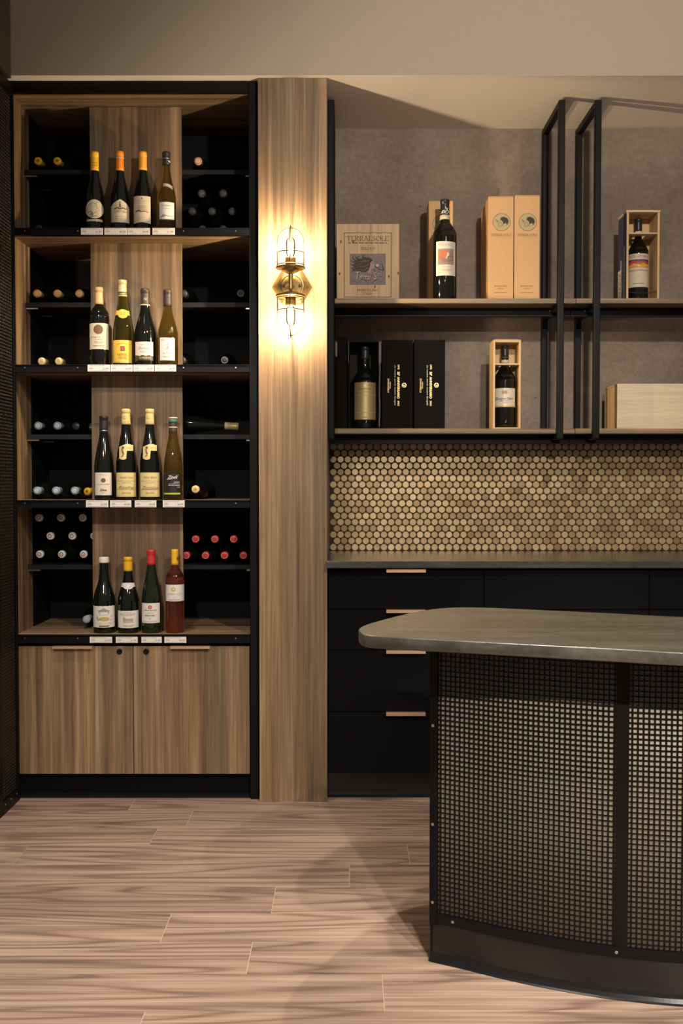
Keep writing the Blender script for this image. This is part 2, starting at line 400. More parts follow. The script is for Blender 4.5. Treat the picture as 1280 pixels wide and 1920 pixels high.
# roman capitals with serifs: strokes in a 0..w x 0..1 cell
def arc(cx, cy, rx, ry, a0, a1, n=8): return [(cx + rx*math.cos(math.radians(a0 + (a1 - a0)*i/n)), cy + ry*math.sin(math.radians(a0 + (a1 - a0)*i/n))) for i in range(n + 1)]
GLY = {
 'T': (.62, [[(.31, 0), (.31, 1)], [(0, 1), (.62, 1)], [(0, 1), (0, .86)], [(.62, 1), (.62, .86)]]),
 'E': (.52, [[(.08, 0), (.08, 1)], [(.08, 1), (.5, 1)], [(.08, .52), (.4, .52)], [(.08, 0), (.52, 0)], [(.52, 0), (.52, .15)], [(.5, 1), (.5, .86)]]),
 'R': (.6, [[(.08, 0), (.08, 1)], [(.08, 1), (.28, 1)] + arc(.28, .76, .22, .24, 90, -90), [(.28, .52), (.08, .52)], [(.28, .52), (.6, 0)]]),
 'A': (.68, [[(0.03, 0), (.33, 1)], [(.33, 1), (.65, 0)], [(.14, .35), (.53, .35)]]),
 'L': (.5, [[(.08, 0), (.08, 1)], [(.08, 0), (.5, 0)], [(.5, 0), (.5, .16)]]),
 'S': (.46, [arc(.23, .75, .2, .24, 20, 250, 9) + arc(.23, .26, .21, .25, 80, -160, 9)]),
 'O': (.78, [arc(.39, .5, .36, .5, 0, 360, 18)]),
 'I': (.16, [[(.08, 0), (.08, 1)]]),
 'G': (.7, [arc(.37, .5, .34, .5, 45, 330, 14), [(.66, .06), (.66, .42)], [(.5, .42), (.74, .42)]]),
 'Y': (.6, [[(.3, 0), (.3, .48)], [(.02, 1), (.3, .48)], [(.3, .48), (.58, 1)]]),
 'M': (.8, [[(.1, 0), (.1, 1)], [(.1, 1), (.4, .1)], [(.4, .1), (.7, 1)], [(.7, 1), (.7, 0)]]),
 'N': (.7, [[(.08, 0), (.08, 1)], [(.08, 1), (.62, 0)], [(.62, 0), (.62, 1)]]),
 'C': (.62, [arc(.36, .5, .33, .5, 45, 315, 14)]),
 'V': (.64, [[(.02, 1), (.32, 0)], [(.32, 0), (.62, 1)]]),
 'U': (.64, [[(.1, 1), (.1, .28)] + arc(.32, .28, .22, .28, 180, 360, 8) + [(.54, 1)]]),
 'P': (.52, [[(.08, 0), (.08, 1)], [(.08, 1), (.28, 1)] + arc(.28, .74, .22, .26, 90, -90), [(.28, .48), (.08, .48)]]),
 'H': (.68, [[(.08, 0), (.08, 1)], [(.6, 0), (.6, 1)], [(.08, .5), (.6, .5)]]),
 'D': (.68, [[(.08, 0), (.08, 1)], [(.08, 1), (.28, 1)] + arc(.28, .5, .36, .5, 90, -90, 10), [(.28, 0), (.08, 0)]]),
 ' ': (.3, [])}
SER = {}
def serif2d(s, bold=1.0):
    if (s, bold) in SER: return SER[(s, bold)]
    vs = []; fs = []; x = 0.0
    def q(a, b, wd):
        a = Vector(a); b = Vector(b); d = b - a
        if d.length < 1e-6: return
        d.normalize(); n = Vector((-d.y, d.x))*wd/2; e = d*wd*0.25; o = len(vs)
        vs.extend([(a - n - e)[:], (a + n - e)[:], (b + n + e)[:], (b - n + e)[:]]); fs.append((o, o + 3, o + 2, o + 1))
    for ch in s:
        wd, strokes = GLY[ch]
        for st in strokes:
            for a, b in zip(st, st[1:]):
                d = Vector(b) - Vector(a); vert = abs(d.y)/max(d.length, 1e-6)
                thick = (.045 + .085*vert**2)*bold
                if d.x*d.y > 0 and vert < .99: thick *= .62
                q((a[0] + x, a[1]), (b[0] + x, b[1]), thick)
            if len(st) == 2:
                for p, o2 in ((st[0], st[1]), (st[1], st[0])):
                    if p[1] in (0, 1) and abs(p[1] - o2[1]) > .4: q((p[0] + x - .1, p[1]), (p[0] + x + .1, p[1]), .05*bold)
        x += wd + .14
    SER[(s, bold)] = norm2d(vs, fs); return SER[(s, bold)]
def lines2d(n, ws, gap=2.0):
    # small print too fine to read: rows of short dashes
    vs = []; fs = []
    for i in range(n):
        w_ = ws[i % len(ws)]; y = -i*gap; x = -w_/2
        rnd = random.Random(i*17 + n)
        while x < w_/2:
            l = min(rnd.uniform(.05, .16), w_/2 - x); o = len(vs); vs += [(x, y), (x + l, y), (x + l, y + 1), (x, y + 1)]; fs.append((o, o + 1, o + 2, o + 3)); x += l + .03
    return norm2d(vs, fs)
def ribbon2d(pts, w0, w1=0.0, n=14):
    # tapered ribbon through control points (catmull-rom)
    pts = [Vector(p) for p in pts]; q = [pts[0]*2 - pts[1]] + pts + [pts[-1]*2 - pts[-2]]; out = []
    for i in range(len(pts) - 1):
        for k in range(n if i == len(pts) - 2 else n):
            t = k/n; a, b, c, d = q[i], q[i + 1], q[i + 2], q[i + 3]
            out.append(0.5*((2*b) + (c - a)*t + (2*a - 5*b + 4*c - d)*t*t + (3*b - 3*c + d - a)*t**3))
    out.append(pts[-1]); vs = []; fs = []; m = len(out)
    for i, p in enumerate(out):
        d = (out[min(i + 1, m - 1)] - out[max(i - 1, 0)]).normalized(); nn = Vector((-d.y, d.x))*(w0 + (w1 - w0)*i/(m - 1))/2
        vs += [(p - nn)[:], (p + nn)[:]]
    return vs, [(2*i, 2*i + 2, 2*i + 3, 2*i + 1) for i in range(m - 1)]
def disc2d(cx, cy, rx, ry=None, n=24):
    ry = ry or rx
    return [(cx + rx*math.cos(2*math.pi*k/n), cy + ry*math.sin(2*math.pi*k/n)) for k in range(n)], [tuple(range(n))]
def ring2d(cx, cy, r0, r1, n=28):
    vs = []
    for k in range(n):
        a = 2*math.pi*k/n; vs += [(cx + r0*math.cos(a), cy + r0*math.sin(a)), (cx + r1*math.cos(a), cy + r1*math.sin(a))]
    return vs, [(2*k, 2*((k + 1) % n), 2*((k + 1) % n) + 1, 2*k + 1) for k in range(n)]
def rect2d(x0, x1, y0, y1): return [(x0, y0), (x1, y0), (x1, y1), (x0, y1)], [(0, 1, 2, 3)]
def fit(g, cx, cy, wd, hh): return [(cx + v[0]*wd, cy + v[1]*hh) for v in g[0]], g[1]
def rot2d(g, cx, cy, deg):
    a = math.radians(deg); c, s = math.cos(a), math.sin(a)
    return [(cx + (x - cx)*c - (y - cy)*s, cy + (x - cx)*s + (y - cy)*c) for x, y in g[0]], g[1]
def strips(g, step=2.6):
    # cut wide flat print into narrow vertical strips so that it can follow a round bottle
    if all(max(g[0][i][0] for i in f) - min(g[0][i][0] for i in f) < step*1.6 for f in g[1]): return g
    bm = bmesh.new(); vs = [bm.verts.new((p[0], p[1], 0)) for p in g[0]]
    for f in g[1]:
        try: bm.faces.new([vs[i] for i in f])
        except ValueError: pass
    u = min(p[0] for p in g[0]) + step; u1 = max(p[0] for p in g[0])
    while u < u1:
        bmesh.ops.bisect_plane(bm, geom=bm.verts[:] + bm.edges[:] + bm.faces[:], plane_co=(u, 0, 0), plane_no=(1, 0, 0)); u += step
    bm.verts.index_update(); out = [(v.co.x, v.co.y) for v in bm.verts], [tuple(v.index for v in f.verts) for f in bm.faces]
    bm.free(); return out
# the picture on the wooden case and the bottle label: a woman's head in profile with streaming hair (units: zoomed pixels, y down)
def portrait(hair=0, hair2=1, skin=2, pale=3, light=3):
    G = []
    G.append((ribbon2d([(640, 1080), (560, 1010), (450, 1060), (350, 1000)], 10, 3), hair)); G.append((ribbon2d([(700, 1070), (800, 1010), (860, 1050), (930, 960)], 10, 3), hair))
    G.append((([(640, 645), (690, 660), (722, 700), (690, 722), (672, 790), (650, 850), (600, 888), (520, 885), (430, 850), (385, 800), (400, 745), (450, 700), (540, 655)], [tuple(range(13))]), hair))
    for pts in ([(560, 660), (500, 690), (455, 660), (470, 630), (500, 640)], [(600, 650), (545, 640), (560, 605), (600, 612)], [(470, 700), (410, 690), (375, 640), (395, 600)], [(430, 720), (380, 720), (335, 680)],
                [(420, 760), (370, 770), (340, 740)], [(420, 800), (370, 830), (350, 810)], [(450, 850), (390, 850), (345, 890)], [(520, 690), (440, 660), (420, 610)], [(480, 870), (420, 880), (370, 850)]):
        G.append((ribbon2d(pts, 26, 5), hair))
    for pts in ([(650, 700), (560, 720), (470, 770), (380, 760)], [(650, 760), (570, 800), (480, 800), (400, 820)], [(640, 820), (560, 860), (480, 845), (430, 850)], [(600, 690), (500, 720), (420, 740)]):
        G.append((ribbon2d(pts, 15, 4), hair2))
    G.append((([(678, 735), (712, 702), (733, 728), (757, 772), (744, 786), (750, 806), (736, 834), (708, 830), (690, 860), (668, 915), (628, 905), (655, 850), (672, 790)], [tuple(range(13))]), skin))
    G.append((ribbon2d([(700, 745), (712, 738), (724, 744)], 7, 4, 4), hair))
    G.append((disc2d(796, 786, 40, 34), hair)); G.append((disc2d(798, 780, 31, 25), pale)); G.append((ribbon2d([(810, 822), (850, 850), (905, 860)], 9, 4), hair))
    G.append((ribbon2d([(905, 860), (885, 780), (872, 735)], 20, 3), hair)); G.append((ribbon2d([(740, 830), (760, 900), (700, 960)], 6, 3), hair))
    for s_, cx, cy, wd, hh, dg in (('T', 462, 945, 80, 130, -6), ('e', 528, 965, 48, 60, 0), ('r', 575, 985, 36, 70, 4), ('r', 605, 990, 36, 70, 4), ('a', 645, 985, 44, 62, 0), ('l', 690, 950, 22, 100, -8), ('S', 758, 955, 62, 120, -10), ('o', 815, 935, 42, 55, 0), ('l', 862, 915, 20, 90, -10)):
        g = fit(text2d(s_, 0.25, 0.012), cx + 7, cy + 6, wd, -hh); G.append((rot2d(g, cx, cy, dg), hair)); g = fit(text2d(s_, 0.25, 0.004), cx, cy, wd, -hh); G.append((rot2d(g, cx, cy, dg), light))
    return G
def flatput(mb, g, mi, fn, lift): mb.add([fn(u, v, lift) for u, v in g[0]], g[1], mi)

# ------------------------------------------------------------------ setting
YP, YC, YW = 4.20, 4.235, 4.80          # pillar face, cabinet face, back wall
ZC = Z_(146, YP)                         # ceiling of the recess
struct('wall_back', MB().box(-1.5, 2.6, YW, YW + .12, 0, ZC + .1), CONC)
struct('ceiling', MB().box(-1.5, 2.6, 4.176, YW + .12, ZC, ZC + .09), CEIL)
struct('wall_soffit', MB().box(-1.5, 2.6, 4.174, 4.30, ZC + .0005, 3.7), SOFF)
struct('wall_left', MB().box(-1.5, -1.311, 1.2, 4.174, ZC - .012, 3.7), DARKP)
flo = struct('floor', MB().box(-1.9, 2.8, -.9, YW, -.04, -.0018), FGAP)
seams = [4.287, 4.093, 3.905, 3.699, 3.507, 3.316, 3.109, 2.917, 2.722, 2.528]
while seams[-1] > -.7: seams.append(seams[-1] - .1945)
seams = [4.67, 4.48] + seams
joints = {4.287: -.855, 4.093: -.60, 3.905: -.70, 3.699: .213, 3.507: .009, 3.316: -.225, 3.109: -.522, 2.917: -.263, 2.722: .092, 2.528: -.49}
rj = random.Random(3)
for a, b in zip(seams, seams[1:]):
    j = joints.get(a, rj.uniform(-.9, .4)); xs = []
    x = j
    while x > -1.9: x -= 1.335
    x = max(x, -1.9 - 1.3)
    while x < 2.8: xs.append(x); x += 1.335
    xs.append(x)
    for p, q in zip(xs, xs[1:]):
        p = max(p, -1.9); q = min(q, 2.8)
        if q - p < .05: continue
        obj('plank', MB().box(p + .0009, q - .0009, b + .0014, a - .0014, -.0019, -.0003, c=.0004), FLOOR, flo)

# ------------------------------------------------------------------ pillar
xl, xr = X_(485, 900, YP), X_(613, 900, YP)
pl = thing('wood_pillar', 'tall striped walnut veneer pillar carrying the brass wall lamp', 'pillar', ((xl + xr)/2, 4.5, 0))
obj('front_board', MB().box(xl, xr, YP, YP + .02, 0, ZC - .0015, c=.0008), VEN, pl)
obj('side_board', MB().box(xr - .02, xr - .0005, YP + .0205, YW - .002, 0, ZC - .0015), VEN, pl)
obj('side_board', MB().box(xl + .0005, xl + .02, YP + .0205, YW - .002, 0, ZC - .0015), VEN, pl)

# ------------------------------------------------------------------ wine cabinet
XL, XR = X_(27, 900, YC), X_(468, 900, YC)
XU = X_(484, 900, YC)
cab = thing('wine_cabinet', 'tall built-in wine cabinet of walnut veneer and black metal left of the pillar', 'cabinet', ((XL + XR)/2, 4.5, 0))
YB = 4.735
railpy = [(427, 441), (683.5, 697.5), (938, 952), (1191, 1206)]
ZR = [(Z_(b, 4.222), Z_(t, 4.222)) for t, b in railpy]   # (bottom, top)
ZS = [t for b, t in ZR]                                  # shelf tops
ZTOP = Z_(152, YC); ZHB = Z_(176, YC)
obj('back_panel', MB().box(XL - .03, XR + .03, YB, YB + .015, .10, ZTOP), INNER, cab)
obj('side_panel', MB().box(XL - .022, XL, YC + .006, 4.47, ZS[3] - .03, ZHB + .02), VEN, cab)
obj('side_panel', MB().box(XL - .022, XL, 4.4705, YB, ZS[3] - .03, ZHB + .02), INNER, cab, label='black rear part of left side panel')
obj('side_panel', MB().box(XR, XR + .02, YC + .02, YB, ZS[3] - .03, ZHB + .02), INNER, cab, label='black right side panel')
obj('top_panel', MB().box(XL, XR, YC + .006, YB, ZHB - .001, ZHB + .021), VENX, cab)
obj('header_rail', MB().box(XL - .03, XR, YC - .006, YC + .02, ZHB, ZTOP, c=.002).box(XL - .03, XR, YC - .012, YC - .006, ZHB, ZHB + .005).box(XL - .03, XR, YC - .016, YC + .1, ZTOP, ZTOP + .006), BLACK, cab)
obj('upright', MB().box(XR, XU - .001, YC - .004, YC + .04, 0, ZTOP + .006, c=.002), BLACK, cab)
obj('upright', MB().box(XL - .03, XL - .001, YC, YC + .03, 0, ZTOP), BLACK, cab)
for i, (zb, zt) in enumerate(ZR):
    obj('shelf', MB().box(XL, XR, YC + .012, YB, zt - .026, zt), VENX, cab)
    rl = obj('front_rail', MB().box(XL - .004, XR, 4.228, YC + .012, zb, zt).box(XL - .004, XR, 4.222, 4.2285, zt - .003, zt).box(XL - .004, XR, 4.222, 4.2285, zb, zb + .004), BLACK, cab)
    for px in (47, 146, 344, 442):
        p = P(px, railpy[i][0] + 3, 4.2275)
        obj('screw', MB().lathe([(.0028, -.0015), (.0022, 0), (.0006, .0003)], 10, 0, (p.x, 4.2265, (zb + zt)/2 + .003), 'y'), STEEL, rl)
bxl, bxr = X_(172.5, 900, 4.375), X_(342.5, 900, 4.375)
tops = [ZHB - .002, ZS[0] - .027, ZS[1] - .027, ZS[2] - .027]
for i in range(4):
    obj('display_board', MB().box(bxl, bxr, 4.375, 4.392, ZS[i] + .0003, tops[i], c=.0006), VEN, cab)
ipy = [318, 567, 814.5, 1059]
ZI = [Z_(p, 4.40) for p in ipy]
bmid = (bxl + bxr)/2
for i in range(4):
    for k, (x0, x1) in enumerate(((XL + .001, bmid - .03), (bmid + .03, XR - .001))):
        sh = obj('inner_shelf', MB().box(x0, x1, 4.40, YB - .001, ZI[i] - .02, ZI[i], c=.001), SHELFK, cab)
        xe = (XL + .001, XL + .05) if k == 0 else (XR - .030, XR - .001)
        for yy in (4.41, 4.62):
            obj('shelf_pin', MB().box(xe[0], xe[1], yy, yy + .006, ZI[i] - .0262, ZI[i] - .0205), STEEL, sh)
ztd, zbd = Z_(1212, 4.232), Z_(1451, 4.232)
xs0, xs1, xs2 = X_(33, 1330, 4.232), X_(250, 1330, 4.232), X_(468, 1330, 4.232)
for x0, x1, h0, h1, lx in ((xs0, xs1 - .0012, 100, 174, 224), (xs1 + .0012, xs2 - .001, 320, 394, 274)):
    d = obj('door', MB().box(x0, x1, 4.232, 4.25, zbd, ztd, c=.0008), VEN, cab)
    a, b = X_(h0, 1214, 4.225), X_(h1, 1214, 4.225)
    obj('handle', MB().box(a, b, 4.212, 4.236, ztd + .0002, ztd + .003).box(a, b, 4.2105, 4.2125, ztd - .0065, ztd + .003), COPPER, d)
    p = P(lx, 1221.5, 4.232)
    obj('lock', MB().lathe([(.0115, .004), (.0115, -.002), (.0095, -.004), (.006, -.0035), (.0055, -.0028)], 20, 0, (p.x, 4.2305, p.z), 'y').box(p.x - .0035, p.x + .0035, 4.2262, 4.228, p.z - .001, p.z + .001), BLACK, d)
obj('carcass', MB().box(XL - .02, XR + .005, 4.252, YB, zbd, ZS[3] - .032), INNER, cab)
obj('plinth', MB().box(XL - .025, XR, 4.262, 4.28, 0, zbd).sweep([(XL - .025, 4.262), (XR, 4.262)], [(.0008, .06), (.001, .018), (.004, .008), (.011, .001), (.011, 0), (-.004, 0), (-.004, .06)]), BLACKM, cab)

# ------------------------------------------------------------------ mesh partition at the far left
XM = -1.322
part = thing('mesh_partition', 'black square-mesh metal partition at the far left edge beside the cabinet', 'partition', (XM, 4.1, 0))
zpt = ZC - .02
obj('frame_post', MB().box(XM - .035, XM + .002, 4.215, YC - .002, 0, zpt), BLACK, part)
obj('frame_post', MB().box(XM - .035, XM + .002, 3.985, 4.02, 0, zpt, c=.001), BLACK, part)
obj('top_rail', MB().box(XM - .035, XM + .002, 4.021, 4.214, zpt - .045, zpt), BLACK, part)
br = obj('bottom_rail', MB().box(XM - .035, XM + .002, 4.021, 4.214, 0.0, .05), BLACK, part)
for yy in (4.05, 4.12, 4.19): obj('screw', MB().lathe([(.003, -.001), (.002, .001)], 10, 0, (XM + .0025, yy, .035), 'x'), STEEL, br)
m_ = MB()
z = .055
while z < zpt - .05: m_.box(XM - .0035, XM - .002, 4.02, 4.215, z, z + .0035); z += .0131
y = 4.03
while y < 4.21: m_.box(XM - .005, XM - .0036, y, y + .0035, .05, zpt - .046); y += .0131
obj('wire_mesh', m_, BLACK, part, kind='stuff')
obj('backing_panel', MB().box(XM - .012, XM - .007, 4.021, 4.214, .051, zpt - .046), BACKB, part, label='bronze backing panel')

# ------------------------------------------------------------------ bottles
PROF = {
 'burgundy': [(0, .93), (.012, 1), (.40, 1), (.46, .965), (.52, .87), (.58, .74), (.64, .61), (.70, .50), (.76, .435), (.82, .405), (.90, .395), (.985, .39), (1, .37)],
 'bordeaux': [(0, .94), (.012, 1), (.62, 1), (.665, .97), (.70, .88), (.735, .70), (.765, .52), (.79, .41), (.83, .37), (.92, .355), (1, .35)],
 'magnum': [(0, .94), (.012, 1), (.56, 1), (.605, .965), (.64, .88), (.68, .70), (.715, .53), (.745, .40), (.78, .34), (.90, .32), (1, .315)],
 'flute': [(0, .94), (.012, 1), (.36, 1), (.44, .965), (.52, .87), (.60, .74), (.68, .60), (.76, .485), (.84, .42), (.92, .40), (1, .39)]}
def prof_pts(kind, h, r, n=3):
    pts = [Vector((t*h, q*r)) for t, q in PROF[kind]]
    Q = [pts[0]*2 - pts[1]] + pts + [pts[-1]*2 - pts[-2]]; out = []
    for i in range(len(pts) - 1):
        for k in range(n):
            t = k/n; a, b, c, d = Q[i], Q[i + 1], Q[i + 2], Q[i + 3]
            if i < 2 or PROF[kind][i][1] == PROF[kind][i + 1][1]: p = b + (c - b)*t
            else: p = 0.5*((2*b) + (c - a)*t + (2*a - 5*b + 4*c - d)*t*t + (3*b - 3*c + d - a)*t**3)
            out.append((p.y, p.x))
    out.append((pts[-1].y, pts[-1].x)); return out
def rad_at(pr, z):
    for (r0, z0), (r1, z1) in zip(pr, pr[1:]):
        if z0 <= z <= z1: return r0 + (r1 - r0)*(z - z0)/max(z1 - z0, 1e-9)
    return pr[-1][0] if z > pr[-1][1] else pr[0][0]
class Bottle:
    def __init__(s, label, px, py_top, wpx, kind, glass, Y, zb, group=None, sname='wine_bottle', seg=32):
        s.grow = 1.0; s.Y = Y; s.px = px; mid = P(px, py_top, Y); s.S = F/Y
        X = X_(px, py_top + 90, Y); s.X = X; s.zb = zb
        s.h = Z_(py_top, Y) - zb; s.r = wpx/2/s.S
        s.t = thing(sname, label, 'bottle', (X, Y, zb), math.atan2(-X, Y), group, local=True)
        s.pr = prof_pts(kind, s.h, s.r)
        s.body = obj('glass_body', MB().lathe(s.pr, seg), glass, s.t)
    def z(s, py): return Z_(py, s.Y - s.r) - s.zb
    def capsule(s, py_bot, mat, band=None, rim=True, wide=1.06, top=0.0):
        z0 = s.z(py_bot); pr = [(rad_at(s.pr, z0)*1.0, z0 - .0004)]
        n = 6
        for i in range(n + 1):
            z = z0 + (s.h - z0)*i/n; pr.append((rad_at(s.pr, z)*wide + .0003, z))
        if rim:
            zr = s.h - (s.h - z0)*.22
            pr = [p for p in pr if p[1] < zr - .001] + [(rad_at(s.pr, zr)*wide, zr - .0008), (rad_at(s.pr, zr)*wide + .0012, zr), (rad_at(s.pr, s.h)*wide + .0014, s.h - .003)]
        r1 = pr[-1][0]; pr += [(r1*.93, s.h + .0012 + top), (r1*.5, s.h + .0018 + top)]
        s.cap = obj('capsule', MB().lathe(pr, 24), mat, s.t)
        s.cpr = pr
        return s
    def ring(s, py0, py1, mat, grow=1.09, name='neck_band'):
        z1, z0 = s.z(py0), s.z(py1); r0 = rad_at(s.pr, z0)*grow + .0006; r1 = rad_at(s.pr, z1)*grow + .0006
        return obj(name, MB().lathe([(r0 - .0015, z0), (r0, z0 + .0003), (r1, z1 - .0003), (r1 - .0015, z1)], 24), mat, s.t)
    def uv(s, dx, py, lift, grow=1.0):
        z = s.z(py); r = rad_at(s.pr, z)*grow
        a = math.asin(max(-.985, min(.985, dx/s.S/r)))
        return ((r + lift)*math.sin(a), -(r + lift)*math.cos(a), z)
    def label(s, half, y0, y1, mat, shape=None, name='front_label', dx=0.0, grow=1.0, lift=.0006, n=18, m=5):
        """shape: function u in [-1,1] -> (top py, bottom py)"""
        mb = MB(); vs = []
        for i in range(n + 1):
            u = -1 + 2*i/n; u = math.sin(u*math.pi/2)
            a, b = shape(u) if shape else (y0, y1)
            for j in range(m + 1): vs.append(s.uv(dx + half*u, a + (b - a)*j/m, lift, grow))
        mb.add(vs, [(i*(m + 1) + j, i*(m + 1) + j + 1, (i + 1)*(m + 1) + j + 1, (i + 1)*(m + 1) + j) for i in range(n) for j in range(m)], 0, True)
        s.lab = obj(name, mb, mat, s.t); s.grow = grow; s.ldx = dx
        return s
    def prints(s, items, name='lettering', on=None, lift=.0012):
        """items: (geo2d in px offsets from bottle axis / py rows, material)"""
        mats = []; mb = MB(); k = 0
        for g, mt in items:
            g = strips(g)
            if mt not in mats: mats.append(mt)
            mb.add([s.uv(u, v, lift + .00025*k, s.grow) for u, v in g[0]], g[1], mats.index(mt)); k += 1
        o = obj(name, mb, mats, on or s.lab, fixn=False); return s
def T(sx, cx, cy, wd, hh, shear=0.0, bold=0.0): return fit(text2d(sx, shear, bold), cx, cy, wd, -hh)
def R(sx, cx, cy, wd, hh, bold=1.0): return fit(serif2d(sx, bold), cx, cy, wd, -hh)
def LN(n, ws, cx, cy, wd, hh, gap=2.0): return fit(lines2d(n, ws, gap), cx, cy, wd, -hh)

YBT = 4.31
# --- top row
b = Bottle('dark bottle with yellow capsule and round vine-sketch label, first on top row', 178, 286, 34, 'burgundy', GL_DARK, YBT, .0003 + ZS[0])
b.capsule(316, CAPY).label(16.2, 374, 409, CREAM, lambda u: (391.5 - 17.5*math.sqrt(max(0, 1 - u*u)) - .3, 391.5 + 17.5*math.sqrt(max(0, 1 - u*u)) + .3), dx=-1)
b.prints([(ribbon2d([(-10, 384), (-5, 380), (0, 382), (4, 378), (8, 380)], 1.0, .4, 5), INKG), (ribbon2d([(2, 380), (3, 388), (7, 392), (8, 396)], 1.0, .5, 5), INKG), (ribbon2d([(-12, 399), (-7, 396), (-3, 401), (2, 397), (6, 401)], 1.6, .6, 5), INKG),
          (ribbon2d([(-9, 403), (-4, 399), (-5, 406), (1, 404), (5, 406)], 1.6, .5, 5), INKB), (ribbon2d([(-6, 396), (-4, 403), (-8, 407)], 1.8, .6, 5), INKG), (LN(1, [1], -4, 386, 10, .8), INKL)])
b.label(14, 410.5, 414.5, CREAM, name='lower_label', dx=-1); b.prints([(LN(1, [1], -1, 412.5, 14, .8), INKL)])
b.prints([(T('FAMILLE', 0, 302, 9, 1.6), INKB), (LN(1, [1], 0, 307.5, 8, .8), INKB)], name='print', on=b.cap, lift=.003)
b = Bottle('dark bottle with deep orange capsule and pointed-arch cream label on top row', 225, 285, 34, 'burgundy', GL_DARK, YBT, .0003 + ZS[0])
b.capsule(316, CAPO).ring(291, 292.2, CREAM, 1.16)
b.label(16.3, 373, 417, CREAM, lambda u: (373 + 7*abs(u)/.72 if abs(u) < .72 else 380 + 6.5*((abs(u) - .72)/.28), 417 - 1.2*abs(u)))
b.prints([(fit(([(-.5, .5), (-.2, .1), (-.1, -.5), (.1, -.5), (.2, .1), (.5, .5)], [(0, 1, 2, 3, 4, 5)]), 0, 384, 5, 9), INKB), (disc2d(0, 379, 1.0), INK), (disc2d(0, 384, 1.4), INK),
          (ribbon2d([(-10, 392), (-5, 389.5), (0, 391.5), (5, 389.5), (10, 391.5)], 2.4, 2.0, 5), INKB), (rect2d(-6, 9, 393.4, 394.6), INKO), (R('SAN CIRI', 0, 397, 20, 2.6), INKG), (LN(1, [1], 0, 406, 16, .8), INKL), (LN(1, [1], 0, 410, 16, 1), INKL)])
b = Bottle('dark olive bottle with bright orange capsule and tall cream label on top row', 268, 286, 35, 'burgundy', GL_DARK, YBT, .0003 + ZS[0])
b.capsule(315, CAPO2)
b.label(15.2, 367, 418, CREAM, lambda u: (367.5 - .8*abs(u), 416.5 + 1.5*abs(u)), dx=-1.5)
b.prints([(disc2d(-2, 372, 1.3), INKB), (LN(2, [1, .7], -2, 377, 20, 3.4), INKL), (rect2d(-12, 8, 381, 381.5), INKL), (LN(3, [.7, .8, .9], -1, 390, 18, 9, 1.5), INKL), (ribbon2d([(-13, 397), (-8, 394.5), (-3, 397), (3, 396), (9, 398)], 2.6, 1.2, 5), INKB), (LN(1, [1], -2, 407.5, 16, .9), INKL), (LN(1, [1], -2, 411, 19, .6), INKL)])
b = Bottle('amber-gold bottle with black screw cap and white label, last on top row', 312, 286, 35, 'burgundy', GL_AMBER, YBT, .0003 + ZS[0])
b.capsule(304, CAPK).ring(292.5, 293.8, STEEL, 1.16)
b.prints([(fit(([(-.5, -.4), (.1, -.5), (.5, .1), (.3, .5), (-.1, .2)], [(0, 1, 2, 3, 4)]), 4, 299, 4, 3.6), WHITEF)], name='print', on=b.cap, lift=.0032)
b.label(8.5, 341, 349, GREYP, lambda u: (342 + 3*(u + .6)**2*.6, 348.5 + 3*(u + .6)**2*.7), name='vintage_label', dx=2.5)
b.prints([(T('1885', 1.5, 345.3, 8, 2.6), WHITEF)])
b.label(13.2, 378, 411, WHITE, lambda u: (378.5, 411 - .4*abs(u)), dx=.5)
b.prints([(T('Paul Jaubert', 0, 385.5, 18, 4, .45), INKG), (LN(1, [1], 0, 391, 15, .9), INKL), (ribbon2d([(-8, 406), (-5, 401.5), (-3, 405), (-6, 407.5)], 1.6, .6, 5), INKG), (ribbon2d([(-11, 407), (-2, 404), (6, 405.5), (13, 404)], 1.8, .7, 5), INKG)])
# --- second row
b = Bottle('bordeaux bottle with tan capsule and cream label bearing a brown disc', 186.5, 540, 36, 'bordeaux', GL_DARK, YBT, .0003 + ZS[1])
b.capsule(568, CAPT, rim=True)
b.label(17.2, 605, 654.5, CREAM, lambda u: (605.5 + .4*abs(u), 654.5), dx=-1.2)
b.prints([(disc2d(-2, 617.5, 8.5, 9), INKB), (R('DOMAINE DES', -2, 632, 26, 2.4), INKG), (R('ROMAIN', -1, 636, 14, 2), INKG), (LN(2, [.7, .5], -1, 641.5, 16, 3.4), INKL), (LN(1, [1], -1, 648, 20, 1), INKG)])
b = Bottle('tall golden flute bottle with pale gold capsule and bright yellow labels', 230, 526, 36, 'flute', GL_GOLD, YBT, .0003 + ZS[1])
b.capsule(553.5, CAPG).ring(545, 547.2, CAPK, 1.12); b.ring(548.6, 550, CAPK, 1.12)
b.label(13.8, 578, 597, YELLAB, lambda u: ((580 - 1.4*math.cos(u*4)) if abs(u) < .75 else 580 + 2*(abs(u) - .75), 589.5 + 6.5*math.sqrt(max(0, 1 - (u/.62)**2)) if abs(u) < .62 else 589.5), name='neck_label', dx=.3)
b.prints([(T('1639', 0, 585.5, 9, 3, 0), INKR), (LN(1, [1], 0, 589, 8, 1), INKR)])
b.label(16.8, 637, 680, YELLAB, lambda u: (637.5, 679.5 + .8*(1 - u*u)), dx=-.6)
b.prints([(rect2d(-4.2, 3.4, 649, 658), INKB), (rect2d(-2.6, 1.8, 651, 656), INKR), (ribbon2d([(-11, 645.5), (-1, 643), (9, 645.5)], .8, .8, 6), INKO), (R('GENTIL', -1, 664.5, 17, 4.4, 1.1), INKB), (R('HUGEL', 0, 670.5, 15, 4.4, 1.1), INKB), (rect2d(-16, 15, 677.6, 678.4), CAPG)])
b = Bottle('dark burgundy bottle with brown capsule, white label and brown strip below it', 272.5, 542, 40, 'burgundy', GL_DARK, YBT, .0003 + ZS[1])
b.capsule(570, CAPBR)
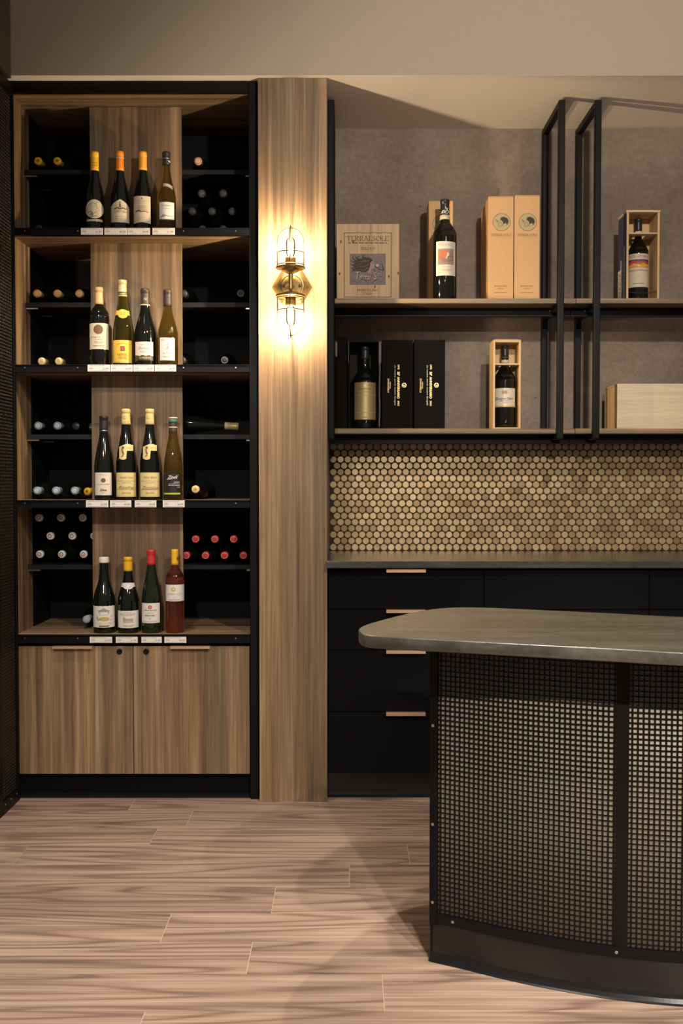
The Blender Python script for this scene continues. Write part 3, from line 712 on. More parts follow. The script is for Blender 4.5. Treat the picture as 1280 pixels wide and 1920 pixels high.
b.prints([(T('N', 0, 558.5, 5, 5, .3), CAPG)], name='monogram', on=b.cap, lift=.0034); b.ring(568, 570.5, CAPG, 1.1)
b.label(16, 640, 668, IVORY, lambda u: (640.5, 666.5 + .8*math.sin(u*9)), dx=-2.2)
b.prints([(T('Domaine', -2, 652.5, 21, 5, .5), INKG), (LN(2, [.8, .5], -2, 659.5, 16, 3), INKL), (LN(1, [1], -2, 646, 12, .7), INKL)])
b.label(16, 668, 676, CAPBR, lambda u: (667.2 + .8*math.sin(u*9), 675.5), name='strip_label', dx=-2.2); b.prints([(R('VOUVRAY', -1, 670.8, 21, 3.4, 1.2), PALEY)])
b = Bottle('amber bottle with brown capsule and white sketch label, last on second row', 314.5, 544, 37, 'burgundy', GL_AMBER, YBT, .0003 + ZS[1])
b.capsule(571, CAPBR)
b.prints([(T('N', 0, 560, 4.5, 4.5, .3), CAPGREY)], name='monogram', on=b.cap, lift=.0034)
b.label(13.4, 633, 676, WHITE, lambda u: (633 + .5*u, 675.5), dx=-1)
b.prints([(T('Vieilles Vignes', -1, 637.5, 21, 3.2, .35), INKG), (ring2d(-1, 647, 2.6, 3.2), INKL), (ribbon2d([(-1, 642), (1, 646), (-1, 652)], .8, .5, 5), INKG), (ribbon2d([(-4, 655), (1, 651), (-2, 659)], .9, .5, 5), INKG), (T('La Pointe', 0, 661.5, 18, 4, .5), INKG), (LN(2, [.8, .5], -1, 669, 16, 3.4), INKL)])
# --- third row
b = Bottle('slim black flute bottle with black capsule and pale label with handwritten word', 195, 780.5, 36, 'flute', GL_DARK, YBT, .0003 + ZS[2])
b.capsule(807, CAPK).ring(806, 808, STEEL, 1.1)
b.label(15, 886, 928.5, IVORY, None, dx=-1.5)
b.prints([(LN(1, [1], -2, 890, 11, .8), INKL), (disc2d(-1.5, 900.5, 4.4, 4.2, 8), INKB), (R('DOMAINE', -1, 908, 21, 2.2), INKG), (T('One', -1.5, 918.5, 11, 4.6, .3, .02), INK), (LN(1, [1], -2, 923, 6, .8), INKL)])
def swoosh(u):  # curved neck paper: bulb on the left, arm on the right
    t = (u + 1)/2
    return (837.5 - 5*min(1, t*2.2) + 1.2*(t > .8), 858.5 + 3.2*math.sqrt(max(0, 1 - ((t - .27)/.27)**2)) if t < .52 else 845)
for px, lab in ((236.5, 'tall dark flute bottle with cream capsule and curled neck paper, left of a pair'), (281, 'tall dark flute bottle with cream capsule and curled neck paper, right of a pair')):
    b = Bottle(lab, px, 767.5, 37, 'flute', GL_DARK, YBT, .0003 + ZS[2], 'pair of flute bottles with curled neck papers')
    b.capsule(795, CAPC)
    b.prints([(disc2d(-1.5, 781.5, 3.4, 3.0, 16), CAPG), (LN(1, [1], 0, 789, 8, .8), INKO)], name='print', on=b.cap, lift=.0034)
    b.label(12.5, 832, 861, PALEY, swoosh, name='neck_paper', n=30)
    b.prints([(ribbon2d([(-5, 837), (-7, 845), (-5, 851), (-8, 857)], 4.2, 1.5, 6), INKB), (ribbon2d([(-3, 840), (-8, 847), (-4, 855)], 1.2, .6, 6), INKO), (LN(1, [1], 5, 839.5, 10, 1), INKO)])
    b.label(17.6, 886, 931.5, PALEY, None, dx=-.3)
    b.prints([(T('Grande Cuvée' if px < 250 else 'Pinot Blanc', 0, 895, 24, 4, .5), INKG), (rect2d(-17, 17, 901.4, 901.9), INKG), (LN(1, [1], 0, 905, 16, .9), INKL), (T('Riesling' if px < 250 else 'Domaine', 0, 914.5, 28, 7, .55), INKG), (rect2d(-17, 17, 917.2, 917.7), INKG), (T('Saint Félix' if px < 250 else 'Saint Félix', 0, 924, 16, 3.2, .5), INKG), (rect2d(-17, 17, 929.6, 930.0), INKO)])
b = Bottle('brown bottle with green-banded neck, pale top and black label with lime stripe', 324.5, 781.5, 35, 'flute', GL_BROWN, YBT, .0003 + ZS[2])
b.capsule(811, CAPBR, rim=False)
b.ring(781.5, 784, IVORY, 1.18, 'cap_top'); b.ring(785, 791.5, flat('green_band', (0.05, 0.16, 0.10), .4), 1.14); b.ring(799.5, 801.5, CREAM, 1.12)
b.label(15, 888, 929, LABBL, None, dx=-2)
b.prints([(T('Zinck', -1, 894.5, 19, 6, .4, .02), IVORY), (ribbon2d([(-11, 899), (-2, 897.5), (10, 890)], .9, .5, 6), IVORY), (T('ALSACE', 6, 904, 10, 2.6, 0, .01), IVORY), (rect2d(-8, 11.5, 906, 906.6), GREYP), (T('GEWURZTRAMINER', 1.5, 909.6, 20, 2.6, 0, .01), IVORY), (T('2020', 9, 913.4, 5, 2), IVORY), (rect2d(-16, 12, 924, 927.2), INKGR)])
# --- bottom row
b = Bottle('wide dark burgundy bottle with white wax cap and drawn house label', 195.5, 1045, 41, 'burgundy', GL_DARK, YBT, .0003 + ZS[3])
b.capsule(1056.5, CAPW, rim=False, wide=1.17)
b.label(19.2, 1136.5, 1177, WHITE, lambda u: (1136.6 + .5*math.sin(u*21), 1177 - .6*abs(u)), dx=-.6)
b.prints([(fit(([(-.5, 0), (0, -.5), (.5, 0), (.4, .5), (-.4, .5)], [(0, 1, 2, 3, 4)]), -1, 1146, 20, 12), GREYP), (rect2d(-12, 9, 1144.8, 1145.6), INKG), (rect2d(-8, 6, 1148, 1153), WHITEF), (disc2d(0, 1160.5, 9, 3.6, 16), INKO), (ribbon2d([(-13, 1157), (-10, 1163), (-7, 1158)], 1.4, .8, 5), INKG), (disc2d(-12, 1156, 1), INKO), (disc2d(12, 1156, 1), INKO), (disc2d(11, 1162, 1.2), INKO), (R('SONGE DE LUNE', 0, 1169, 25, 2.8), INKL), (rect2d(-9, 8, 1172.8, 1174.8), INKB)])
b = Bottle('dark bottle with yellow capsule, white neck banner and white estate label on bottom row', 240.5, 1045, 39, 'burgundy', GL_DARK, YBT, .0003 + ZS[3])
b.capsule(1072, CAPY)
b.label(14.2, 1093, 1106, WHITE, lambda u: (1093.5 - .9*math.cos(u*3) + 1.2*max(0, .85 - abs(u)), 1102 + 3.6*math.sqrt(max(0, 1 - (u/.6)**2)) if abs(u) < .6 else 1101.8 - 1.2*(abs(u) - .6)), name='neck_label')
b.prints([(ring2d(0, 1099.2, 4.2, 4.6), INKL)])
b.label(18.6, 1145.5, 1178, WHITE, lambda u: (1145.5, 1178 - .6*abs(u)))
b.prints([(LN(1, [1], -1, 1148.5, 14, 1), INKL), (R('PELLEHAUT', -1.5, 1152.5, 27, 4.2), INKG), (rect2d(-9, 8, 1160, 1165), INKL), (rect2d(-9.5, -6, 1157.5, 1165), INKL), (LN(1, [1], 0, 1167, 18, .9), INKG), (LN(2, [1, .7], 0, 1173.5, 20, 3.2), INKL)])
b = Bottle('embossed deep green bottle with red screw cap and white label with red seal', 284, 1031, 37, 'flute', GL_GREEN, YBT, .0003 + ZS[3])
b.capsule(1060, CAPR).ring(1037.6, 1038.6, CAPR, 1.16); b.ring(1040.6, 1041.4, CAPR, 1.16)
b.label(16.2, 1131, 1168.5, WHITE, lambda u: (1131, 1168.5), dx=-1.4)
b.prints([(disc2d(-3, 1138.5, 3.5), INKR), (rect2d(-3.4, -2.6, 1136, 1141), WHITEF), (rect2d(-5.4, -.6, 1138.2, 1138.9), WHITEF), (T('GERARD BERTRAND', -2, 1144.3, 22, 1.8, 0, .01), INK), (LN(1, [1], -2, 1149, 12, .9), INKL), (T('PICPOUL DE PINET', -3, 1154, 17, 2.4, 0, .02), INK), (LN(1, [1], -3, 1159.5, 4, 1), INKL), (LN(1, [1], -2, 1165, 26, .8), INKL)])
b = Bottle('pink rose wine bottle with yellow capsule and white sun-emblem label, last on bottom row', 328, 1030.5, 35, 'bordeaux', GL_ROSE, YBT, .0003 + ZS[3])
b.capsule(1060, CAPY, rim=False)
b.prints([(disc2d(4, 1048, 1.4, 3, 8), INKB)], name='print', on=b.cap, lift=.003)
b.label(16.8, 1096.5, 1127.5, WHITE, lambda u: (1096.5, 1127.2 + .4*(1 - u*u)))
b.prints([(disc2d(-3, 1105, 3.9, 3.9, 16), INKO), (disc2d(-3, 1105, 1.9, 1.9, 12), WHITEF), (R('ORANGE GOLD', -1, 1114, 24, 3, .8), INKG), (LN(1, [1], -1, 1120.5, 6, .8), INKL), (LN(1, [1], -1, 1124.5, 19, 1), INKG)])

# --- bottles lying on their sides, necks to the front
def lying_mesh(r, L, capmat, capmat2, style):
    pr = [(q*r, t*L) for t, q in PROF['bordeaux']]
    prof = [(q, -z) for q, z in reversed([(a, L - b_) for a, b_ in pr])]
    g = MB().lathe([(q, L - t) for q, t in reversed(pr)], 22, 0, (0, 0, 0), 'y')
    rc = .0163
    c = MB().lathe([(rc*.3, -.0012), (rc*.86, -.0009), (rc, .002), (rc, .012), (rc*.94, .016), (rc*.92, .058), (rc*.86, .0585)], 20, 0, (0, 0, 0), 'y')
    return g, c
LYM = {}
def lying(label, px, py, zc, capmat, Y=4.408, r=.0385, style=None, yaw=0.0, mat2=INK, group=None, L=.30):
    X = X_(px, py, Y)
    t = thing('wine_bottle', label, 'bottle', (X, Y, zc), yaw, group, local=True)
    key = (round(r, 4), L)
    if key not in LYM:
        g, c = lying_mesh(r, L, None, None, None); LYM[key] = (g, c)
    g, c = LYM[key]
    obj('glass_body', g, GL_DARK, t); cp = obj('capsule', c, capmat, t)
    if style == 'ring':
        gg = ring2d(-.001, 0, .0058, .0085, 18); d = disc2d(-.001, 0, .0018, None, 8)
        mb = MB()
        for q in (gg, d): mb.add([(u, -.0016, v) for u, v in q[0]], q[1])
        obj('cap_print', mb, mat2, cp)
    elif style == 'star':
        mb = MB()
        for k in range(5):
            a = math.pi*2*k/5 + 1.57; q = ribbon2d([(.001*math.cos(a), .001*math.sin(a)), (.008*math.cos(a), .008*math.sin(a))], .0035, .002, 3); mb.add([(u, -.0016, v) for u, v in q[0]], q[1])
        obj('cap_print', mb, mat2, cp)
    elif style == 'rim':
        q = ring2d(0, 0, .0115, .0135, 20); obj('cap_print', MB().add([(u, -.0016, v) for u, v in q[0]], q[1]), mat2, cp)
    elif style == 'bar':
        q = rot2d(rect2d(-.011, .011, -.0022, .0022), 0, 0, 20); obj('cap_print', MB().add([(u, -.0016, v) for u, v in q[0]], q[1]), mat2, cp)
    return t
def zrow(shelf, r=.0385): return shelf + r + .0002
TAN = flat('tan_cap_print', (0.35, 0.19, 0.08), .5); PINKR = flat('pale_rim', (0.6, 0.3, 0.22), .5)
lying('lying bottle with yellow star-printed capsule, left of two on upper left shelf of top niche', 71, 300, zrow(ZI[0]), CAPY, style='star', mat2=INKB)
lying('lying bottle with yellow star-printed capsule, right of two on upper left shelf of top niche', 107, 300, zrow(ZI[0]), CAPY, style='star', mat2=INKB)
lying('single lying bottle with copper-pink capsule on upper right shelf of top niche', 371, 304, zrow(ZI[0]), CAPPK, style='rim', mat2=INKB)
lying('black-capped bottle lying in the bottom left corner of the top niche', 72, 425, zrow(ZS[0], .042), CAPK, r=.042)
zz = zrow(ZS[0])
for px, lv, lb in ((378, 2, 'top row, left of two'), (418, 2, 'top row, right of two'), (360, 1, 'middle row, leftmost of three'), (397, 1, 'middle row, centre of three'), (435, 1, 'middle row, rightmost of three'),
                   (379, 0, 'row behind the rail, left'), (418, 0, 'row behind the rail, right')):
    lying('grey-capped bottle in right stack of top niche, ' + lb, px, 395, zz + lv*.0735, CAPGREY, group='grey-capped bottle stack', style='rim', mat2=CAPK, r=.0385)
for px, lb in ((69, 'leftmost'), (107, 'middle'), (148, 'rightmost')):
    lying('lying bottle with copper-tan capsule on upper left shelf of second niche, %s of three' % lb, px, 549, zrow(ZI[1]), CAPT, style='rim', mat2=TAN, group='copper-capped bottles')
for px, lb in ((78, 'left'), (110, 'right')):
    lying('lying bottle with pale gold capsule on the floor of second niche, %s of two' % lb, px, 673, zrow(ZS[1], .034), CAPG, style='star', mat2=INKO, group='gold-capped bottles', r=.034)
lying('lying bottle with grey cap at the right end of the second niche upper shelf', 451, 555, zrow(ZI[1]), CAPGREY, style='rim', mat2=GREYP)
lying('dark lying bottle half hidden behind the board on second niche upper right shelf', 344, 556, zrow(ZI[1]), CAPK)
lying('lying bottle with grey-ringed black cap on second niche floor, right side', 421, 676, zrow(ZS[1]), CAPK, style='rim', mat2=GREYP)
lying('dark lying bottle half hidden behind the board on second niche floor', 341, 676, zrow(ZS[1]), CAPK)
for px, lb in ((71, 'first'), (107, 'second')):
    lying('lying bottle with blue-white capsule, %s from left on third niche upper left shelf' % lb, px, 797, zrow(ZI[2], .0365), CAPBL, style='rim', mat2=CAPK, r=.0365)
lying('black-capped lying bottle between its neighbours on third niche upper left shelf', 142, 797, zrow(ZI[2], .034), CAPK, r=.034)
lying('lying bottle with striped black cap at the board, third niche upper left shelf', 173, 797, zrow(ZI[2], .032), CAPGREY, style='bar', mat2=GREYP, r=.032)
for px, lb in ((69, 'leftmost'), (104.5, 'middle'), (139.5, 'rightmost')):
    lying('lying bottle with blue-white capsule on the floor of third niche, %s of three' % lb, px, 919, zrow(ZS[2], .0365), CAPBL, style='rim', mat2=CAPK, group='blue-capped bottles', r=.0365)
lying('lying bottle with bright yellow star capsule beside the blue-capped trio in third niche', 163, 926, zrow(ZS[2], .033), CAPY, style='star', mat2=INK, r=.033, yaw=-.28)
lying('lying bottle with cream printed cap on third niche floor, right of the board', 366, 921, zrow(ZS[2], .042), CAPC, style='star', mat2=TAN, r=.042)
r_ = .0432
for row, pxs in ((0, (74, 115, 156)), (1, (94, 135, 176)), (2, (73, 114, 155))):
    for k, px in enumerate(pxs):
        lying('white-capped bottle in the left stack of the bottom niche, %s row, %s' % (('lowest', 'middle', 'top')[row], ('left', 'centre', 'right')[k]), px, 1005, zrow(ZI[3], r_) + row*.0765, CAPW, r=r_, style='ring', mat2=INKB, group='white-capped bottle stack')
r_ = .0385
for row, pxs in ((0, (349, 385, 420.5, 456)), (1, (366.5, 402.5, 438))):
    for k, px in enumerate(pxs):
        lying('red-capped bottle in the right stack of the bottom niche, %s row, %s from left' % (('lower', 'upper')[row], ('first', 'second', 'third', 'fourth')[k]), px, 1020, zrow(ZI[3], r_) + row*.0685, CAPR, r=r_, style='rim', mat2=PINKR, group='red-capped bottle stack')
t = lying('lying bottle with blue-white cap on the wooden floor of the bottom niche', 162, 1159, zrow(ZS[3], .0385), CAPBL, style='rim', mat2=GREYP)
obj('neck_ring', MB().lathe([(.0386, .175), (.0389, .176), (.0389, .182), (.0386, .183)], 22, 0, (0, 0, 0), 'y'), GREYP, t)
# bottle lying sideways
pz = zrow(ZI[2], .0375)
t = thing('wine_bottle', 'dark flute bottle lying sideways with tan capsule on third niche upper right shelf', 'bottle', (X_(447, 810, 4.50), 4.50, pz), 0, None, local=True)
L_ = .335; prf = [(q*.0375, (t_ - 1)*L_) for t_, q in PROF['flute']]
obj('glass_body', MB().lathe(prf, 24, 0, (0, 0, 0), 'x'), GL_DARK, t)
obj('capsule', MB().lathe([(.0155, -.062), (.0162, -.061), (.0155, -.02), (.0165, -.012), (.0165, -.001), (.014, .0015)], 20, 0, (0, 0, 0), 'x'), CAPG, t)
t.rotation_euler = (0, math.radians(3.0), 0)
t.location.z += 0.0

# ------------------------------------------------------------------ price tags on the rails
TG = [[(151.5, 192.8, '41.99'), (195.4, 238, '45.99'), (239, 281, '47.99'), (285.5, 327.5, '51.99')],
      [(164, 206, '22.99'), (207, 248.6, '22.99'), (250, 289, '22.99'), (290, 330, '28.99')],
      [(161, 203, '22.99'), (206, 246, '47.99'), (252.5, 293, '47.99'), (305, 346, '29.99')],
      [(168, 210, '22.99'), (217, 258, '21.99'), (265, 303, '21.99'), (308, 349, '20.99')]]
UND = [['vine-sketch bottle', 'pointed-arch label bottle', 'bright orange capsule bottle', 'black screw cap amber bottle'],
       ['brown disc label bottle', 'yellow flute bottle', 'brown strip label bottle', 'amber sketch label bottle'],
       ['slim black flute bottle', 'left curled-paper bottle', 'right curled-paper bottle', 'lime stripe label bottle'],
       ['white wax cap bottle', 'white neck banner bottle', 'red screw cap bottle', 'pink rose bottle']]
for i, row in enumerate(TG):
    t0, t1 = railpy[i][0] + (-.5 if i < 3 else 2.2), railpy[i][0] + 13.2 + (0 if i < 3 else 1.4)
    for k, (p0, p1, s_) in enumerate(row):
        x0, x1 = X_(p0, t0, 4.22), X_(p1, t0, 4.22); z1, z0 = Z_(t0 + .8, 4.22), Z_(t1, 4.22)
        o = obj('price_tag', MB().box(x0, x1, 4.2195, 4.2215, z0, z1, c=.0006), TAGW)
        tag(o, 'white price tag showing %s on the rail below the %s' % (s_, UND[i][k]), 'price tag', 'price tags on the cabinet rails')
        wd, hh = x1 - x0, z1 - z0
        mb = MB()
        for g in (fit(text2d(s_, 0, .012), x0 + wd*.80, z0 + hh*.42, wd*.27, hh*.27), fit(lines2d(1, [1]), x0 + wd*.42, z0 + hh*.86, wd*.7, hh*.07), fit(lines2d(2, [.6, 1]), x0 + wd*.16, z0 + hh*.5, wd*.2, hh*.24), fit(lines2d(1, [1]), x0 + wd*.5, z0 + hh*.1, wd*.85, hh*.06)):
            mb.add([(u, 4.2192, v) for u, v in g[0]], g[1])
        obj('lettering', mb, INKG, o, fixn=False)

# ------------------------------------------------------------------ brass wall lamp
cx = X_(547.5, 530, YP); cz = Z_(534, YP - .05); ys = YP - .112
sc = thing('wall_lamp', 'brass double wall lamp with wire cages and two lit bulbs on the pillar', 'lamp', (cx, YP, cz))
def hexr(a, R):
    a = (a + math.pi/6) % (math.pi/3) - math.pi/6
    return R*math.cos(math.pi/6)/math.cos(a)
mb = MB(); seg = 36; vs = []; rings = [(1, .079, 0), (1, .079, .006), (.85, .073, .014), (.4, .062, .024), (0, .050, .031), (0, .046, .032), (0, .043, .029), (0, .02, .029)]
for hx, R_, dep in rings:
    for k in range(seg):
        a = 2*math.pi*k/seg; rr = hexr(a + math.pi/6, R_*1.0)*hx + R_*.93*(1 - hx)
        vs.append((cx + rr*math.cos(a), YP - .0005 - dep, cz + rr*math.sin(a)))
mb.add(vs, [(i*seg + k, i*seg + (k + 1) % seg, (i + 1)*seg + (k + 1) % seg, (i + 1)*seg + k) for i in range(len(rings) - 1) for k in range(seg)], 0, False)
mb.add(vs[-seg:], [tuple(range(seg))])
bpl = obj('back_plate', mb, BRASS, sc)
for s_ in (-1, 1):
    obj('screw', MB().lathe([(.006, .0), (.006, -.004), (.0045, -.0065), (.0015, -.0072)], 14, 0, (cx + s_*.033, YP - .03, cz), 'y'), BRASS, bpl)
obj('stem', MB().lathe([(.011, -.035), (.0085, -.022), (.0085, .022), (.011, .035)], 20, 0, (cx, ys, cz)).lathe([(.012, 0), (.010, -.02), (.010, -.055), (.0085, -.08)], 18, 0, (cx, YP - .03, cz), 'y'), BRASS, sc)
zu = cz + .046
for s_ in (1, -1):
    nm = '' if s_ > 0 else ''
    def ZZ(z): return cz + s_*z
    def lt(prof, seg=24):
        return MB().lathe([(r, s_*z) for r, z in prof], seg, 0, (cx, ys, cz))
    obj('cup', lt([(.011, .030), (.018, .034), (.030, .040), (.036, .044), (.038, .049), (.056, .0505), (.0575, .053), (.056, .0565), (.020, .058)], 32), BRASS, sc)
    obj('socket', lt([(.0205, .0575), (.0205, .074), (.0212, .075), (.0212, .077), (.0205, .078), (.0205, .092), (.0150, .093)], 24), BRASS, sc)
    bu = obj('bulb', lt([(.0125, .092), (.0135, .098), (.0175, .108), (.0178, .150), (.015, .162), (.008, .169), (.002, .171)], 24), BULBG, sc)
    obj('filament', lt([(.002, .108), (.0055, .112), (.0055, .146), (.002, .150)], 10), FILA, bu)
    cg = MB(); Rc = .0505
    ztop = .205; zc_ = ztop - Rc
    for k in range(4):
        a = math.pi/2*k
        pts = [(cx + Rc*math.cos(a), ys + Rc*math.sin(a), ZZ(.055)), (cx + Rc*math.cos(a), ys + Rc*math.sin(a), ZZ(zc_))]
        for j in range(1, 8):
            b_ = math.pi/2*j/7; pts.append((cx + Rc*math.cos(b_)*math.cos(a), ys + Rc*math.cos(b_)*math.sin(a), ZZ(zc_ + Rc*math.sin(b_))))
        cg.tube(pts, .0022, 6)
    for zr in (.0625, .110):
        cg.tube([(cx + (Rc + .002)*math.cos(2*math.pi*k/40), ys + (Rc + .002)*math.sin(2*math.pi*k/40), ZZ(zr)) for k in range(40)], 0.0020, 6, closed=True)
    cg.lathe([(.003, s_*.203), (.003, s_*.207), (.0012, s_*.216)], 10, 0, (cx, ys, cz))
    obj('wire_cage', cg, CAGE, sc)

# ------------------------------------------------------------------ wall shelf units
YF, YR = 4.40, 4.77
def bar_y(x, z, y0, y1, wv=.026, hv=.026): return MB().box(x, x + wv, y0, y1, z - hv, z, c=.002)
zs1, zs2 = Z_(559.5, 4.44), Z_(803.5, 4.44)
ztopf = Z_(186.5, YF); zbot = Z_(823, YF)
def side_frame(u, x):
    wv = .0265
    obj('front_post', MB().box(x, x + wv, YF, YF + .028, zbot, ztopf, c=.003), BLACK, u)
    obj('rear_post', MB().box(x, x + wv, YR - .012, YR + .016, zbot, ztopf, c=.003), BLACK, u)
    obj('top_bar', MB().box(x + .0003, x + wv - .0003, YF + .002, YR + .014, ztopf - .028, ztopf - .0004, c=.002), BLACK, u)
    obj('bottom_bar', MB().box(x + .0003, x + wv - .0003, YF + .002, YR + .014, zbot + .0004, zbot + .022, c=.002), BLACK, u)
    br_ = obj('bracket', MB().box(x + .0003, x + wv - .0003, YF + .026, YR - .01, zs1 - .046, zs1 - .0212, c=.002), BLACK, u)
    obj('bolt', MB().lathe([(.006, 0), (.006, -.004), (.004, -.006)], 10, 0, (x - .001, 4.56, zs1 - .034), 'x'), STEEL, br_)
xf0 = X_(614.8, 900, YF); xf1 = X_(1045.5, 560, YF); xf2 = X_(1113.5, 560, YF); xseam = X_(1079.5, 562, 4.44)
u1 = thing('wall_shelf', 'black metal framed wall shelf with two walnut boards right of the pillar', 'shelf', (xf0 + .5, 4.6, zbot))
u2 = thing('wall_shelf', 'second black framed wall shelf running out of the right edge', 'shelf', (xf2 + .5, 4.6, zbot))
xend = 2.12
side_frame(u1, xf0); side_frame(u1, xf1); side_frame(u2, xf2); side_frame(u2, xend)
for u, x0, x1 in ((u1, xf0 + .0275, xseam - .001), (u2, xseam + .001, xend + .09)):
    for zt in (zs1, zs2):
        obj('board', MB().box(x0, x1, 4.44, 4.757, zt - .0205, zt, c=.0008), VENX, u)
        obj('support_rail', MB().box(x0, x1, 4.555, 4.58, zt - .058, zt - .021, c=.001).box(x0, x1, 4.545, 4.556, zt - .058, zt - .054), BLACK, u)

# ------------------------------------------------------------------ boxes on the shelves
def printed(mb, items, fn, mats, l0=.0004):
    k = 0
    for g, mt in items:
        if mt not in mats: mats.append(mt)
        mb.add([fn(u, v, l0 + .0001*k) for u, v in g[0]], g[1], mats.index(mt)); k += 1
# flat wooden case with picture
Yb = 4.50
x0, x1 = X_(631, 500, Yb), X_(748, 500, Yb); z0, z1 = zs1 + .0003, Z_(420, Yb)
t = thing('wooden_case', 'flat pine wine case with printed portrait and brown lettering on upper shelf', 'box', ((x0 + x1)/2, Yb + .05, z0))
nb = 3
for k in range(nb):
    a, b2 = x0 + (x1 - x0)*k/nb, x0 + (x1 - x0)*(k + 1)/nb
    obj('lid_board', MB().box(a + .0002, b2 - .0002, Yb, Yb + .009, z0, z1, c=.0006), PINEG, t)
obj('case_body', MB().box(x0 + .001, x1 - .001, Yb + .0095, Yb + .10, z0, z1 - .001), PINEG, t)
sx = (x1 - x0)/(1170 - 102); sz = (z1 - z0)/(1365 - 90)
def fn(u, v, l): return (x0 + (u - 102)*sx, Yb - l, z1 - (v - 90)*sz)
items = [(rect2d(228, 1045, 232, 242), INKB), (rect2d(228, 1045, 1298, 1308), INKB), (rect2d(226, 238, 232, 1308), INKB), (rect2d(1030, 1042, 232, 1308), INKB),
         (R('TERRALSOLE', 632, 332, 720, 88), INKB), (LN(1, [1], 632, 404, 660, 16), INKB), (R('TRILOGY', 632, 497, 265, 48), INKB), (R('MONTALCINO', 630, 1186, 340, 38), INKB), (R('ITALIA', 628, 1246, 155, 34), INKB)]
mats = []; mb = MB(); printed(mb, items, fn, mats); obj('lettering', mb, mats, t, fixn=False)
PM = [HAIR, HAIR2, SKIN, PALEP]
mats = []; mb = MB(); printed(mb, [(rect2d(326, 940, 584, 1100), HAIR2), (rect2d(330, 936, 588, 1096), MAUVE)] + [(g, PM[i]) for g, i in portrait()], fn, mats); obj('printed_picture', mb, mats, t, fixn=False, label='mauve printed portrait with streaming dark hair')
knots = [(150, 915), (995, 960), (1155, 905), (175, 385), (385, 380), (755, 1130)]
mats = []; mb = MB(); printed(mb, [(disc2d(a, b2, 16, 26, 12), INKB) for a, b2 in knots] + [(ribbon2d([(685, 90), (680, 220), (650, 420), (630, 560)], 6, 3), INKB)], fn, mats, .0002); obj('knots', mb, mats, t, fixn=False)
# tall cardboard wine boxes
def medallion(cx_, cy_, r):
    k = r/88.0
    def q(pts): return [(cx_ + a*k, cy_ + b2*k) for a, b2 in pts]
    G = [(disc2d(cx_, cy_, r), MEDAL), (ring2d(cx_, cy_, r*.95, r), INKB)]
    G.append(((q([(-10, -45), (20, -55), (55, -40), (70, -10), (60, 20), (35, 10), (20, 20), (10, -5), (-5, -20)]), [tuple(range(9))]), INK))
    for pts, w0 in (([(40, 0), (55, 25), (30, 30)], 9), ([(0, -40), (-12, -25), (-5, -15)], 10), ([(20, 10), (5, 30), (20, 45)], 5), ([(-55, -15), (-30, 5), (-10, -2)], 4), ([(-60, -25), (-40, -10), (-25, -18)], 3), ([(-30, 10), (-35, 40), (-10, 30)], 3), ([(-10, 0), (0, 30), (-15, 50)], 3)):
        G.append((ribbon2d(q(pts), w0*k, 2*k, 6), INK))
    return G
def tallbox(label, pxl, pxr, pyt, Yf, depth, mat, emblem_py, sidetext=True, group='cardboard wine boxes', text=True):
    x0, x1 = X_(pxl, 460, Yf), X_(pxr, 460, Yf); z0, z1 = zs1 + .0003, Z_(pyt, Yf)
    t = thing('wine_carton', label, 'box', ((x0 + x1)/2, Yf + depth/2, z0), 0, group)
    obj('carton_body', MB().box(x0, x1, Yf, Yf + depth, z0, z1 - .004, c=.0015), mat, t)
    obj('lid_flap', MB().box(x0 + .0006, x1 - .0006, Yf + .0008, Yf + depth - .0008, z1 - .0045, z1, c=.0018), mat, t)
    S_ = F/Yf
    def fn(u, v, l): return (x0 + u/S_, Yf - l, Z_(v, Yf))
    wd = pxr - pxl; cxp = wd/2
    items = [(g, m2) for g, m2 in medallion(cxp + 1, emblem_py, 16.6)]
    mats = []; mb = MB(); printed(mb, items, fn, mats); obj('medallion', mb, mats, t, fixn=False, label='round emblem with dark plumed figure')
    if text:
        items = [(R('TERRALSOLE', cxp, emblem_py + 24, wd*.78, 4.6), INKB), (LN(1, [1], cxp, emblem_py + 29, wd*.74, .9), INKO)]
        mats = []; mb = MB(); printed(mb, items, fn, mats); obj('lettering', mb, mats, t, fixn=False)
        items = [(R('MONTALCINO', cxp, 536.5, wd*.5, 2.8), INKB), (R('ITALIA', cxp, 541, wd*.24, 2.6), INKB), (LN(1, [1], cxp, 548.6, wd*.55, 1), INKB)]
        mats = []; mb = MB(); printed(mb, items, fn, mats); obj('lettering', mb, mats, t, fixn=False)
    if sidetext:
        mb = MB(); g = rot2d(fit(serif2d('TERRALSOLE'), 0, 0, .18, .022), 0, 0, -90)
        mb.add([(x0 - .0005, Yf + depth*.5 + u, z0 + (z1 - z0)*.45 + v) for u, v in g[0]], g[1]); obj('side_lettering', mb, INKB, t, fixn=False)
    return t
tallbox('dull kraft wine carton standing behind the dark bottle on the upper shelf', 803, 849, 376, 4.62, .105, CARD, 419, True)
tallbox('left of two front golden wine cartons with plumed emblem beside the shelf frame', 915, 962.5, 367.5, 4.50, .10, CARD, 416.5)
tallbox('right of two front golden wine cartons with plumed emblem against the shelf frame', 964, 1011.5, 365.5, 4.50, .10, CARD, 416.5, False)
tallbox('shadowed wine carton standing behind the left golden carton', 908, 952, 384, 4.605, .115, CARD, 430)
